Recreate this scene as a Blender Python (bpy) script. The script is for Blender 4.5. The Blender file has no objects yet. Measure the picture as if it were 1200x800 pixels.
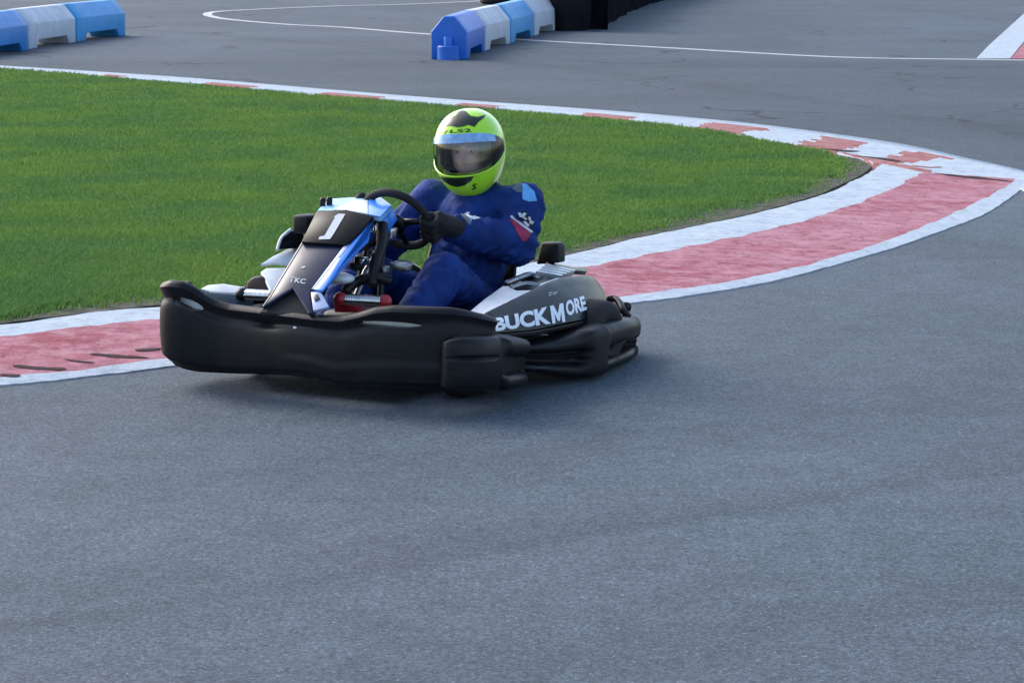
import bpy, bmesh, math, random
import numpy as np
from mathutils import Vector, Matrix, noise
from mathutils.bvhtree import BVHTree
random.seed(7); np.random.seed(7)
S = bpy.context.scene
COL = S.collection
R = math.radians
# ------------------------------------------------------------------ camera
F, YH, CH = 3000.0, -100.0, 1.77          # focal (photo px), horizon row, camera height
TH = math.atan((400 - YH) / F)
CT, ST = math.cos(TH), math.sin(TH)
cam = bpy.data.objects.new("camera", bpy.data.cameras.new("camera"))
COL.objects.link(cam); S.camera = cam
cam.location = (0, 0, CH); cam.rotation_euler = (math.pi / 2 - TH, 0, 0)
cam.data.sensor_width = 36; cam.data.sensor_fit = 'HORIZONTAL'
cam.data.lens = 36 * F / 1200; cam.data.clip_end = 2000; cam.data.clip_start = 0.1
EYE = Vector((0, 0, CH))

def ray(px, py):
    dx, dy = (px - 600) / F, -(py - 400) / F
    return Vector((dx, CT + dy * ST, -ST + dy * CT))
def G(px, py, z=0.0):                      # photo pixel -> point on the ground (height z)
    d = ray(px, py); t = (z - CH) / d.z
    return EYE + d * t

# ------------------------------------------------------------------ kart frame
PHI = R(28)
h = Vector((-math.sin(PHI), -math.cos(PHI), 0)); l = Vector((math.cos(PHI), -math.sin(PHI), 0)); u = Vector((0, 0, 1))
pitch, roll = -.03, .012
l2 = (l - roll * u).normalized(); h2 = (h - pitch * u); h2 = (h2 - h2.dot(l2) * l2).normalized(); u2 = h2.cross(l2)
M = Matrix(((h2.x, l2.x, u2.x, -.154), (h2.y, l2.y, u2.y, 10.353), (h2.z, l2.z, u2.z, 0.0), (0, 0, 0, 1)))
MI = M.inverted()
KE = MI @ EYE
def kray(px, py): return (MI.to_3x3() @ ray(px, py))
def K(px, py, ax, val):                    # photo pixel -> kart point on the plane ax = val
    d = kray(px, py); i = 'xyz'.index(ax); t = (val - KE[i]) / d[i]; return KE + d * t
def KN(px, py, n, c):                      # ... on the plane n.p = c
    d = kray(px, py); n = Vector(n); t = (c - n.dot(KE)) / n.dot(d); return KE + d * t
def PX(p):                                 # kart point -> photo pixel
    w = M @ Vector(p) - EYE; d = w.y * CT - w.z * ST; uu = w.y * ST + w.z * CT
    return 600 + F * w.x / d, 400 - F * uu / d

# ------------------------------------------------------------------ materials
MATS = {}
def mat(name, col, rough=.5, metal=0, var=0, vscale=20, bump=0, bscale=200, dust=None, dscale=6, damt=.5, spec=None, coat=0, scratch=0):
    m = bpy.data.materials.new(name); m.use_nodes = True; nt = m.node_tree; N = nt.nodes; L = nt.links
    b = N['Principled BSDF']; b.inputs['Roughness'].default_value = rough; b.inputs['Metallic'].default_value = metal
    if spec is not None: b.inputs['Specular IOR Level'].default_value = spec
    b.inputs['Coat Weight'].default_value = coat; b.inputs['Coat Roughness'].default_value = .08
    tc = N.new('ShaderNodeTexCoord'); src = None
    c = (*col, 1); b.inputs['Base Color'].default_value = c
    if var:
        n = N.new('ShaderNodeTexNoise'); n.inputs['Scale'].default_value = vscale; n.inputs['Detail'].default_value = 6
        L.new(tc.outputs['Object'], n.inputs['Vector'])
        r = N.new('ShaderNodeMapRange'); r.inputs[1].default_value = .3; r.inputs[2].default_value = .7
        r.inputs[3].default_value = 1 - var; r.inputs[4].default_value = 1 + var
        L.new(n.outputs[0], r.inputs[0])
        mx = N.new('ShaderNodeVectorMath'); mx.operation = 'SCALE'; mx.inputs[0].default_value = col
        L.new(r.outputs[0], mx.inputs['Scale']); src = mx.outputs[0]
    if dust:
        n = N.new('ShaderNodeTexNoise'); n.inputs['Scale'].default_value = dscale; n.inputs['Detail'].default_value = 8; n.inputs['Roughness'].default_value = .65
        L.new(tc.outputs['Object'], n.inputs['Vector'])
        r = N.new('ShaderNodeMapRange'); r.inputs[1].default_value = .42; r.inputs[2].default_value = .75; r.inputs[4].default_value = damt
        L.new(n.outputs[0], r.inputs[0])
        mx = N.new('ShaderNodeMix'); mx.data_type = 'RGBA'; mx.inputs[6].default_value = c; mx.inputs[7].default_value = (*dust, 1)
        if src: L.new(src, mx.inputs[6])
        L.new(r.outputs[0], mx.inputs[0]); src = mx.outputs[2]
        rr = N.new('ShaderNodeMapRange'); rr.inputs[3].default_value = rough; rr.inputs[4].default_value = min(1, rough + .4)
        L.new(r.outputs[0], rr.inputs[0]); L.new(rr.outputs[0], b.inputs['Roughness'])
    if scratch:
        for rot_, sc_ in (((0, .15, .3), (2, 2, 90)),):
            mp = N.new('ShaderNodeMapping'); mp.inputs['Rotation'].default_value = rot_; mp.inputs['Scale'].default_value = sc_; L.new(tc.outputs['Object'], mp.inputs['Vector'])
            n = N.new('ShaderNodeTexNoise'); n.inputs['Scale'].default_value = 1; n.inputs['Detail'].default_value = 3; L.new(mp.outputs[0], n.inputs['Vector'])
            g = N.new('ShaderNodeTexNoise'); g.inputs['Scale'].default_value = 5; g.inputs['Detail'].default_value = 4; L.new(tc.outputs['Object'], g.inputs['Vector'])
            r = N.new('ShaderNodeMapRange'); r.inputs[1].default_value = .64; r.inputs[2].default_value = .70; L.new(n.outputs[0], r.inputs[0])
            q = N.new('ShaderNodeMapRange'); q.inputs[1].default_value = .48; q.inputs[2].default_value = .6; L.new(g.outputs[0], q.inputs[0])
            k = N.new('ShaderNodeMath'); k.operation = 'MULTIPLY'; L.new(r.outputs[0], k.inputs[0]); L.new(q.outputs[0], k.inputs[1])
            mx = N.new('ShaderNodeMix'); mx.data_type = 'RGBA'; L.new(src, mx.inputs[6]); mx.inputs[7].default_value = (scratch, scratch, scratch, 1); L.new(k.outputs[0], mx.inputs[0]); src = mx.outputs[2]
    if src: L.new(src, b.inputs['Base Color'])
    if bump:
        n = N.new('ShaderNodeTexNoise'); n.inputs['Scale'].default_value = bscale; n.inputs['Detail'].default_value = 4
        L.new(tc.outputs['Object'], n.inputs['Vector'])
        bp = N.new('ShaderNodeBump'); bp.inputs['Strength'].default_value = bump; bp.inputs['Distance'].default_value = .01
        L.new(n.outputs[0], bp.inputs['Height']); L.new(bp.outputs[0], b.inputs['Normal'])
    MATS[name] = m; return m

mat('black_plastic', (.0042, .0048, .007), .42, var=.3, vscale=15, bump=.04, bscale=60, dust=(.015, .0155, .018), dscale=4, damt=.5, spec=.25, scratch=.035)
mat('black_gloss', (.0035, .004, .006), .28, dust=(.014, .014, .015), dscale=9, damt=.3, spec=.14)
mat('navy_gloss', (.009, .015, .042), .28, spec=.45, dust=(.05, .06, .08), dscale=14, damt=.2)
mat('kart_white', (.74, .78, .82), .35, var=.06, vscale=12, dust=(.25, .25, .25), dscale=18, damt=.3)
mat('kart_blue', (.02, .20, .72), .3, var=.1, vscale=10, coat=.2)
mat('kart_pale_blue', (.25, .50, .78), .35, var=.08)
mat('lavender', (.35, .42, .62), .35)
mat('red_part', (.35, .012, .02), .4, var=.2)
mat('maroon', (.045, .018, .016), .6, var=.2)
mat('chrome', (.62, .62, .60), .22, metal=1, var=.15, vscale=60)
mat('steel', (.25, .26, .28), .35, metal=1, var=.2, vscale=40)
mat('alu_fin', (.55, .58, .62), .4, metal=.6, var=.15, vscale=30)
mat('frame_black', (.006, .006, .008), .45, spec=.3)
mat('rubber', (.007, .007, .008), .75, var=.3, vscale=40, dust=(.03, .028, .026), dscale=12, damt=.4, bump=.2, bscale=120)
mat('seat_black', (.006, .006, .007), .55, bump=.1, bscale=90)
mat('suit', (.005, .027, .15), .8, var=.3, vscale=9, bump=.8, bscale=26, spec=.25)
mat('suit_dark', (.004, .006, .02), .8)
mat('patch_blue', (.12, .36, .70), .75, var=.1, vscale=50)
mat('patch_grey', (.10, .13, .16), .75)
mat('patch_pink', (.30, .025, .075), .75, var=.2, vscale=60)
mat('patch_white', (.55, .58, .62), .7)
mat('letter_white', (.72, .75, .80), .4)
mat('glove', (.004, .004, .006), .8, bump=.3, bscale=80)
mat('cuff', (.16, .16, .17), .8)
mat('helmet_yellow', (.44, .82, .02), .22, coat=.6, var=.04, vscale=6)
mat('helmet_black', (.012, .02, .012), .35)
mat('lining', (.01, .01, .012), .9)
mat('skin', (.74, .46, .39), .5, var=.12, vscale=30)
mat('brow', (.05, .03, .02), .8)
mat('eye_white', (.42, .38, .37), .35)
mat('barrier_blue', (.008, .20, .58), .42, var=.15, vscale=3, dust=(.10, .24, .44), dscale=9, damt=.5)
mat('barrier_blue_light', (.025, .30, .66), .42, var=.12, vscale=3, dust=(.2, .3, .4), dscale=9, damt=.6)
mat('barrier_blue_deep', (.005, .125, .56), .42, var=.12, vscale=3, dust=(.06, .17, .4), dscale=5, damt=.3)
mat('barrier_white', (.52, .55, .62), .5, var=.1, vscale=4, dust=(.3, .3, .32), dscale=6, damt=.5)
mat('tarp', (.012, .013, .017), .95, var=.3, vscale=3, dust=(.016, .016, .018), dscale=2.5, damt=.5, spec=0, bump=.3, bscale=8)
mat('shoe', (.02, .02, .03), .6)

def clear_plastic(name, tint, gl, rough):
    m = bpy.data.materials.new(name); m.use_nodes = True; N = m.node_tree.nodes; L = m.node_tree.links
    N.remove(N['Principled BSDF']); out = N['Material Output']
    t = N.new('ShaderNodeBsdfTransparent'); t.inputs[0].default_value = (*tint, 1)
    g = N.new('ShaderNodeBsdfGlossy'); g.inputs['Roughness'].default_value = rough
    f = N.new('ShaderNodeFresnel'); f.inputs[0].default_value = 1.5
    a = N.new('ShaderNodeMath'); a.operation = 'MULTIPLY_ADD'; a.inputs[1].default_value = 1; a.inputs[2].default_value = gl; a.use_clamp = True
    mx = N.new('ShaderNodeMixShader'); L.new(f.outputs[0], a.inputs[0]); L.new(a.outputs[0], mx.inputs[0])
    L.new(t.outputs[0], mx.inputs[1]); L.new(g.outputs[0], mx.inputs[2]); L.new(mx.outputs[0], out.inputs[0]); MATS[name] = m
clear_plastic('visor', (.80, .81, .85), .05, .03)
clear_plastic('visor_side', (.03, .035, .05), .02, .08)
clear_plastic('tinted', (.35, .42, .5), .06, .15)
mat('visor_strip', (.22, .42, .68), .2, var=.25, vscale=30, coat=.5)

# ------------------------------------------------------------------ object helpers
def link(name, me, parent=None, m=None, smooth=True):
    o = bpy.data.objects.new(name, me); COL.objects.link(o)
    if m:
        for k in (m if isinstance(m, (list, tuple)) else [m]): me.materials.append(MATS[k])
    if smooth:
        me.polygons.foreach_set('use_smooth', [True] * len(me.polygons))
    if parent is not None:
        o.parent = parent
        if 'off' in parent: o.location = -Vector(parent['off'])
        elif parent.parent is not None or parent.type == 'MESH': pass
    return o
def mesh(name, vs, fs, parent=None, m=None, smooth=True, mi=None):
    me = bpy.data.meshes.new(name); me.from_pydata([tuple(v) for v in vs], [], fs); me.update()
    o = link(name, me, parent, m, smooth)
    if mi is not None: me.polygons.foreach_set('material_index', mi)
    return o
def from_bm(name, bm, parent=None, m=None, smooth=True, recalc=True):
    if recalc: bmesh.ops.recalc_face_normals(bm, faces=bm.faces)
    me = bpy.data.meshes.new(name); bm.to_mesh(me); bm.free()
    return link(name, me, parent, m, smooth)
def sharp(o, ang=35):
    me = o.data; bm = bmesh.new(); bm.from_mesh(me)
    for e in bm.edges:
        if len(e.link_faces) == 2 and e.calc_face_angle(0) > R(ang): e.smooth = False
    bm.to_mesh(me); bm.free()
def apply_mods(o):
    dg = bpy.context.evaluated_depsgraph_get(); ev = o.evaluated_get(dg)
    me = bpy.data.meshes.new_from_object(ev); old = o.data; o.modifiers.clear(); o.data = me; me.name = o.name
    bpy.data.meshes.remove(old); return o
def bevel(o, w=.005, seg=2):
    b = o.modifiers.new('b', 'BEVEL'); b.width = w; b.segments = seg; b.limit_method = 'ANGLE'; b.angle_limit = R(30); apply_mods(o)
    o.data.polygons.foreach_set('use_smooth', [True] * len(o.data.polygons)); sharp(o, 50); return o
def tag(o, label=None, cat=None, group=None, kind=None):
    if label: o['label'] = label
    if cat: o['category'] = cat
    if group: o['group'] = group
    if kind: o['kind'] = kind
    return o
def empty(name, mtx, off=None):
    o = bpy.data.objects.new(name, None); COL.objects.link(o); o.matrix_world = mtx; o.empty_display_size = .1
    if off is not None: o['off'] = list(off)
    return o
def add_tube(bm, pts, r, n=10, closed=False, cap=True):
    pts = [Vector(p) for p in pts]; N = len(pts); rings = []; ref = None
    rs = r if isinstance(r, (list, tuple)) else [r] * N
    for i, p in enumerate(pts):
        a = pts[(i - 1) % N] if (closed or i > 0) else p; b = pts[(i + 1) % N] if (closed or i < N - 1) else p
        t = (b - a).normalized()
        if ref is None: ref = t.orthogonal().normalized()
        ref = (ref - ref.dot(t) * t).normalized(); q = t.cross(ref)
        rings.append([bm.verts.new(p + rs[i] * (math.cos(2 * math.pi * k / n) * ref + math.sin(2 * math.pi * k / n) * q)) for k in range(n)])
    for i in range(N if closed else N - 1):
        A, B = rings[i], rings[(i + 1) % N]
        for k in range(n): bm.faces.new((A[k], A[(k + 1) % n], B[(k + 1) % n], B[k]))
    if cap and not closed: bm.faces.new(rings[0][::-1]); bm.faces.new(rings[-1])
def smooth_pts(pts, n=8):
    P = [Vector(p) for p in pts]; out = []
    for i in range(len(P) - 1):
        p0, p1, p2, p3 = P[max(i - 1, 0)], P[i], P[i + 1], P[min(i + 2, len(P) - 1)]
        for k in range(n):
            t = k / n; out.append(.5 * ((2 * p1) + (p2 - p0) * t + (2 * p0 - 5 * p1 + 4 * p2 - p3) * t * t + (3 * p1 - p0 - 3 * p2 + p3) * t ** 3))
    out.append(P[-1]); return out
def tube(name, pts, r, m, parent, n=12, closed=False):
    bm = bmesh.new(); add_tube(bm, pts, r, n, closed); return from_bm(name, bm, parent, m)
def add_box(bm, c, s, rot=None):
    r = bmesh.ops.create_cube(bm, size=1); bmesh.ops.scale(bm, vec=s, verts=r['verts'])
    if rot is not None: bmesh.ops.rotate(bm, cent=(0, 0, 0), matrix=rot, verts=r['verts'])
    bmesh.ops.translate(bm, vec=c, verts=r['verts'])
def box(name, c, s, m, parent, rot=None, bv=.006):
    bm = bmesh.new(); add_box(bm, c, s, rot); o = from_bm(name, bm, parent, m); return bevel(o, bv) if bv else o
def add_lathe(bm, prof, axis_m, n=40):
    rings = []
    for (r, a) in prof:
        rings.append([bm.verts.new(axis_m @ Vector((r * math.cos(2 * math.pi * k / n), r * math.sin(2 * math.pi * k / n), a))) for k in range(n)])
    for A, B in zip(rings[:-1], rings[1:]):
        for k in range(n): bm.faces.new((A[k], A[(k + 1) % n], B[(k + 1) % n], B[k]))
    return rings
def plate(name, pts, m, parent, thick=.012, nrm=None, bv=.003):
    """a flat or slightly warped panel of real thickness through the given corner points"""
    P = [Vector(p) for p in pts]; n = Vector((0, 0, 0))
    for i in range(len(P)):
        a, b = P[i], P[(i + 1) % len(P)]; n += a.cross(b)
    n.normalize()
    if nrm is not None and n.dot(Vector(nrm)) < 0: P.reverse(); n = -n
    bm = bmesh.new(); A = [bm.verts.new(p) for p in P]; B = [bm.verts.new(p - n * thick) for p in P]; k = len(P)
    bm.faces.new(A); bm.faces.new(B[::-1])
    for i in range(k): bm.faces.new((A[i], B[i], B[(i + 1) % k], A[(i + 1) % k]))
    o = from_bm(name, bm, parent, m)
    return bevel(o, bv) if bv else o
def bvh(o):
    return BVHTree.FromPolygons([v.co for v in o.data.vertices], [list(p.vertices) for p in o.data.polygons])
def in_parent(o, parent):
    o.parent = parent
def decal(name, polys, target, m, parent, lift=.0015, step=2.2, seg=None):
    """lettering or a patch drawn as flat outlines (photo px) and laid on the surface of target"""
    T = bvh(target); bm = bmesh.new()
    for poly in polys:
        vs = [bm.verts.new((x, y, 0)) for x, y in poly]
        es = [bm.edges.new((vs[i], vs[(i + 1) % len(vs)])) for i in range(len(vs))]
        bmesh.ops.triangle_fill(bm, edges=es, use_beauty=True)
    return lay(name, bm, T, m, parent, lift, step)
def lay(name, bm, T, m, parent, lift, step):
    for _ in range(5):
        long = [e for e in bm.edges if e.calc_length() > step]
        if not long: break
        bmesh.ops.subdivide_edges(bm, edges=long, cuts=1, use_grid_fill=False)
        bmesh.ops.triangulate(bm, faces=bm.faces)
    bad = []
    for v in bm.verts:
        d = kray(v.co.x, v.co.y).normalized(); loc, nr, i, ds = T.ray_cast(KE, d)
        if loc is None: bad.append(v); continue
        if nr.dot(d) > 0: nr = -nr
        v.co = loc + nr * lift
    bmesh.ops.delete(bm, geom=bad, context='VERTS')
    me = bpy.data.meshes.new(name); bm.to_mesh(me); bm.free()
    return link(name, me, parent, m, True)
def text_bm(txt, quad, bold=0, shear=0):
    """text outline mapped into a quad of photo px (bl, br, tr, tl)"""
    cu = bpy.data.curves.new('t', 'FONT'); cu.body = txt; cu.offset = bold; cu.resolution_u = 4; cu.shear = shear
    o = bpy.data.objects.new('t', cu); COL.objects.link(o)
    dg = bpy.context.evaluated_depsgraph_get(); me = bpy.data.meshes.new_from_object(o.evaluated_get(dg))
    bpy.data.objects.remove(o); bpy.data.curves.remove(cu)
    xs = [v.co.x for v in me.vertices]; ys = [v.co.y for v in me.vertices]
    x0, x1, y0, y1 = min(xs), max(xs), min(ys), max(ys)
    q = [Vector((*p, 0)) for p in quad]
    for v in me.vertices:
        a, b = (v.co.x - x0) / (x1 - x0), (v.co.y - y0) / (y1 - y0)
        v.co = (q[0] * (1 - a) + q[1] * a) * (1 - b) + (q[3] * (1 - a) + q[2] * a) * b
    bm = bmesh.new(); bm.from_mesh(me); bpy.data.meshes.remove(me); bmesh.ops.triangulate(bm, faces=bm.faces); return bm
def text_decal(name, txt, quad, target, m, parent, bold=.03, lift=.0016, step=2.5):
    return lay(name, text_bm(txt, quad, bold), bvh(target), m, parent, lift, step)
def sstep(a, b, x):
    t = min(1, max(0, (x - a) / (b - a))); return t * t * (3 - 2 * t)
def lin(xs, ys, x): return float(np.interp(x, xs, ys))

# ================================================================== GROUND
def node_mat(name):
    m = bpy.data.materials.new(name); m.use_nodes = True; MATS[name] = m; return m, m.node_tree.nodes, m.node_tree.links
def circle3(a, b, c):
    ax, ay, bx, by, cx, cy = a.x, a.y, b.x, b.y, c.x, c.y
    d = 2 * (ax * (by - cy) + bx * (cy - ay) + cx * (ay - by))
    ux = ((ax * ax + ay * ay) * (by - cy) + (bx * bx + by * by) * (cy - ay) + (cx * cx + cy * cy) * (ay - by)) / d
    uy = ((ax * ax + ay * ay) * (cx - bx) + (bx * bx + by * by) * (ax - cx) + (cx * cx + cy * cy) * (bx - ax)) / d
    return ux, uy, math.hypot(ax - ux, ay - uy)
def asphalt():
    m, N, L = node_mat('asphalt'); b = N['Principled BSDF']
    geo = N.new('ShaderNodeNewGeometry'); P = geo.outputs['Position']
    def noi(sc, det=4, rg=.55, vec=P):
        n = N.new('ShaderNodeTexNoise'); n.inputs['Scale'].default_value = sc; n.inputs['Detail'].default_value = det; n.inputs['Roughness'].default_value = rg
        L.new(vec, n.inputs['Vector']); return n.outputs[0]
    def mr(s, a, b_, c, d, smooth=False):
        r = N.new('ShaderNodeMapRange'); r.inputs[1].default_value = a; r.inputs[2].default_value = b_; r.inputs[3].default_value = c; r.inputs[4].default_value = d
        if smooth: r.interpolation_type = 'SMOOTHSTEP'
        L.new(s, r.inputs[0]); return r.outputs[0]
    def ma(op, x, y):
        n = N.new('ShaderNodeMath'); n.operation = op
        for i, v in enumerate((x, y)):
            if isinstance(v, (int, float)): n.inputs[i].default_value = v
            else: L.new(v, n.inputs[i])
        return n.outputs[0]
    base = mr(noi(.35, 5), .3, .7, .84, 1.14)
    mid = mr(noi(5, 6, .65), .3, .7, .86, 1.14)
    fine = mr(noi(70, 4, .8), .3, .7, .35, 1.65)
    f2 = mr(noi(24, 5, .75), .3, .7, .72, 1.28)
    v = N.new('ShaderNodeTexVoronoi'); v.inputs['Scale'].default_value = 55; L.new(P, v.inputs['Vector'])
    sp = mr(v.outputs['Distance'], .08, .24, 2.0, .95)          # pale chippings
    val = ma('MULTIPLY', ma('MULTIPLY', base, mid), ma('MULTIPLY', ma('MULTIPLY', fine, f2), sp))
    # curved rubbered-in driving lines
    warp = noi(.9, 4)
    sep = N.new('ShaderNodeSeparateXYZ'); L.new(P, sep.inputs[0])
    for (pts, w, amt) in (([(0, 740), (420, 672), (1200, 545)], .10, .15), ([(0, 690), (500, 640), (1200, 520)], .22, .10), ([(300, 560), (800, 520), (1200, 430)], .35, .08), ([(-100, 820), (600, 780), (1200, 690)], .25, .10), ([(900, 130), (600, 100), (200, 60)], .5, .10), ([(1150, 150), (700, 85), (300, 45)], .4, .12)):
        cx, cy, r = circle3(*[G(*p) for p in pts])
        c = N.new('ShaderNodeCombineXYZ'); c.inputs[0].default_value = cx; c.inputs[1].default_value = cy
        s = N.new('ShaderNodeVectorMath'); s.operation = 'DISTANCE'; L.new(P, s.inputs[0]); L.new(c.outputs[0], s.inputs[1])
        d = ma('ABSOLUTE', ma('ADD', ma('SUBTRACT', s.outputs['Value'], r), mr(warp, .3, .7, -w * .5, w * .5)), 0)
        k = mr(d, 0, w, 1 - amt, 1.0, True)
        val = ma('MULTIPLY', val, k)
    # cracks in the older tarmac beyond the infield
    wv = N.new('ShaderNodeTexNoise'); wv.inputs['Scale'].default_value = 1.3; wv.inputs['Detail'].default_value = 5; L.new(P, wv.inputs['Vector'])
    va = N.new('ShaderNodeVectorMath'); va.operation = 'MULTIPLY_ADD'; va.inputs[1].default_value = (1.6, 1.6, 0); L.new(wv.outputs[1], va.inputs[0]); L.new(P, va.inputs[2])
    vc = N.new('ShaderNodeTexVoronoi'); vc.feature = 'DISTANCE_TO_EDGE'; vc.inputs['Scale'].default_value = .33; L.new(va.outputs[0], vc.inputs['Vector'])
    far = mr(sep.outputs['Y'], 19, 22, 0, 1)
    msk = ma('MULTIPLY', far, mr(noi(.5, 3), .5, .58, 0, 1))
    ck = ma('MULTIPLY', mr(vc.outputs['Distance'], .006, .018, .5, 0), msk)
    val = ma('MULTIPLY', val, ma('SUBTRACT', 1.0, ck))
    val = ma('MULTIPLY', val, ma('SUBTRACT', 1.0, ma('MULTIPLY', mr(sep.outputs['Y'], 17.5, 21, 0, .24, True), mr(sep.outputs['Y'], 30.5, 32.5, 1, .45, True))))
    pit = ma('MULTIPLY', mr(noi(6, 6, .75), .66, .72, 0, .5), far)
    val = ma('MULTIPLY', val, ma('SUBTRACT', 1.0, pit))
    # faint pale scrape
    col = N.new('ShaderNodeVectorMath'); col.operation = 'SCALE'; col.inputs[0].default_value = ASPH; L.new(val, col.inputs['Scale'])
    tint = N.new('ShaderNodeMix'); tint.data_type = 'RGBA'; tint.blend_type = 'MULTIPLY'; tint.inputs[0].default_value = .5
    cr = N.new('ShaderNodeValToRGB'); cr.color_ramp.elements[0].position = .38; cr.color_ramp.elements[0].color = (1.0, .95, .98, 1); cr.color_ramp.elements[1].position = .62; cr.color_ramp.elements[1].color = (.9, 1, 1, 1)
    L.new(noi(.8, 4), cr.inputs[0]); L.new(col.outputs[0], tint.inputs[6]); L.new(cr.outputs[0], tint.inputs[7])
    L.new(tint.outputs[2], b.inputs['Base Color'])
    b.inputs['Roughness'].default_value = .82; b.inputs['Specular IOR Level'].default_value = .18
    bp = N.new('ShaderNodeBump'); bp.inputs['Strength'].default_value = .8; bp.inputs['Distance'].default_value = .010
    L.new(noi(60, 4, .75), bp.inputs['Height']); L.new(bp.outputs[0], b.inputs['Normal'])
ASPH = (.090, .112, .136)
asphalt()
def paint(name, col, under, thr, wear=.5, sc=3.0, streak=None, dirt=(.2, .2, .2), damt=.35):
    m, N, L = node_mat(name); b = N['Principled BSDF']; geo = N.new('ShaderNodeNewGeometry'); P = geo.outputs['Position']
    def noi(s, d=6, r=.65):
        n = N.new('ShaderNodeTexNoise'); n.inputs['Scale'].default_value = s; n.inputs['Detail'].default_value = d; n.inputs['Roughness'].default_value = r; L.new(P, n.inputs['Vector']); return n.outputs[0]
    def mr(s, a, b_, c, d):
        r = N.new('ShaderNodeMapRange'); r.inputs[1].default_value = a; r.inputs[2].default_value = b_; r.inputs[3].default_value = c; r.inputs[4].default_value = d; L.new(s, r.inputs[0]); return r.outputs[0]
    def mix(f, a, c):
        x = N.new('ShaderNodeMix'); x.data_type = 'RGBA'
        L.new(f, x.inputs[0])
        for i, v in ((6, a), (7, c)):
            if isinstance(v, tuple): x.inputs[i].default_value = (*v, 1)
            else: L.new(v, x.inputs[i])
        return x.outputs[2]
    c = mix(mr(noi(sc), .35, .7, 0, damt), col, dirt)
    c = mix(mr(noi(22, 6, .75), thr, thr + .08, 0, wear), c, under)
    c = mix(mr(noi(90, 3), .5, .72, 0, .5), c, under)
    mp = N.new('ShaderNodeMapping'); mp.inputs['Rotation'].default_value = (0, 0, R(-52)); mp.inputs['Scale'].default_value = (1.2, 14, 1); L.new(P, mp.inputs['Vector'])
    sn = N.new('ShaderNodeTexNoise'); sn.inputs['Scale'].default_value = 1; sn.inputs['Detail'].default_value = 7; sn.inputs['Roughness'].default_value = .7; L.new(mp.outputs[0], sn.inputs['Vector'])
    c = mix(mr(sn.outputs[0], .5, .72, 0, .55), c, dirt); c = mix(mr(sn.outputs[0], .48, .30, 0, .45), c, under)
    c = mix(mr(noi(8, 7, .75), .46, .60, 0, .75), c, dirt); c = mix(mr(noi(13, 7, .8), .50, .36, 0, .65), c, under)
    L.new(c, b.inputs['Base Color']); b.inputs['Roughness'].default_value = .85; b.inputs['Specular IOR Level'].default_value = .15
    bp = N.new('ShaderNodeBump'); bp.inputs['Strength'].default_value = .45; bp.inputs['Distance'].default_value = .008; L.new(noi(45, 6, .7), bp.inputs['Height']); L.new(bp.outputs[0], b.inputs['Normal'])
paint('paint_white', (.47, .53, .59), (.20, .24, .28), .54, .6, 2.5, dirt=(.36, .43, .49), damt=.8)
paint('paint_line', (.55, .58, .60), (.2, .2, .2), .62, .6, 2.5, dirt=(.5, .5, .5), damt=.3)
paint('paint_red', (.29, .062, .088), (.16, .035, .05), .53, .75, 1.4, dirt=(.44, .225, .265), damt=1.0)
paint('paint_red_old', (.33, .07, .075), (.10, .035, .035), .52, .8, 2.5, dirt=(.38, .21, .20), damt=.9)
paint('dark_rubber_crevice', (.016, .009, .010), (.05, .018, .018), .58, .5, dirt=(.03, .014, .015))  # for rubber scuffs and the painted shade of the apex crevice
def soil():
    m, N, L = node_mat('soil'); b = N['Principled BSDF']; geo = N.new('ShaderNodeNewGeometry')
    n = N.new('ShaderNodeTexNoise'); n.inputs['Scale'].default_value = 14; n.inputs['Detail'].default_value = 8; L.new(geo.outputs['Position'], n.inputs['Vector'])
    r = N.new('ShaderNodeValToRGB'); e = r.color_ramp.elements; e[0].position = .35; e[0].color = (.012, .016, .008, 1); e[1].position = .7; e[1].color = (.075, .065, .045, 1)
    L.new(n.outputs[0], r.inputs[0]); L.new(r.outputs[0], b.inputs['Base Color']); b.inputs['Roughness'].default_value = .95
    bp = N.new('ShaderNodeBump'); bp.inputs['Distance'].default_value = .03; L.new(n.outputs[0], bp.inputs['Height']); L.new(bp.outputs[0], b.inputs['Normal'])
soil()
def grass_mat():
    m, N, L = node_mat('grass_blade'); b = N['Principled BSDF']; geo = N.new('ShaderNodeNewGeometry')
    r = N.new('ShaderNodeValToRGB'); cr = r.color_ramp; e = cr.elements
    e[0].position = 0; e[0].color = (.098, .205, .050, 1); e[1].position = .85; e[1].color = (.160, .305, .080, 1)
    x = e.new(.5); x.color = (.128, .255, .064, 1); x = e.new(.985); x.color = (.17, .25, .10, 1)
    L.new(geo.outputs['Random Per Island'], r.inputs[0])
    n = N.new('ShaderNodeTexNoise'); n.inputs['Scale'].default_value = 1.1; n.inputs['Detail'].default_value = 5; L.new(geo.outputs['Position'], n.inputs['Vector'])
    q = N.new('ShaderNodeValToRGB'); q.color_ramp.elements[0].position = .36; q.color_ramp.elements[0].color = (.78, .86, .95, 1); q.color_ramp.elements[1].position = .62; q.color_ramp.elements[1].color = (1.15, 1.06, .85, 1)
    L.new(n.outputs[0], q.inputs[0])
    mx = N.new('ShaderNodeMix'); mx.data_type = 'RGBA'; mx.blend_type = 'MULTIPLY'; mx.inputs[0].default_value = 1; L.new(r.outputs[0], mx.inputs[6]); L.new(q.outputs[0], mx.inputs[7])
    L.new(mx.outputs[2], b.inputs['Base Color']); b.inputs['Roughness'].default_value = .6; b.inputs['Specular IOR Level'].default_value = .1
    out = N['Material Output']; t = N.new('ShaderNodeBsdfTranslucent'); L.new(mx.outputs[2], t.inputs[0])
    ms = N.new('ShaderNodeMixShader'); ms.inputs[0].default_value = .4; L.new(b.outputs[0], ms.inputs[1]); L.new(t.outputs[0], ms.inputs[2]); L.new(ms.outputs[0], out.inputs[0])
grass_mat()

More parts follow.
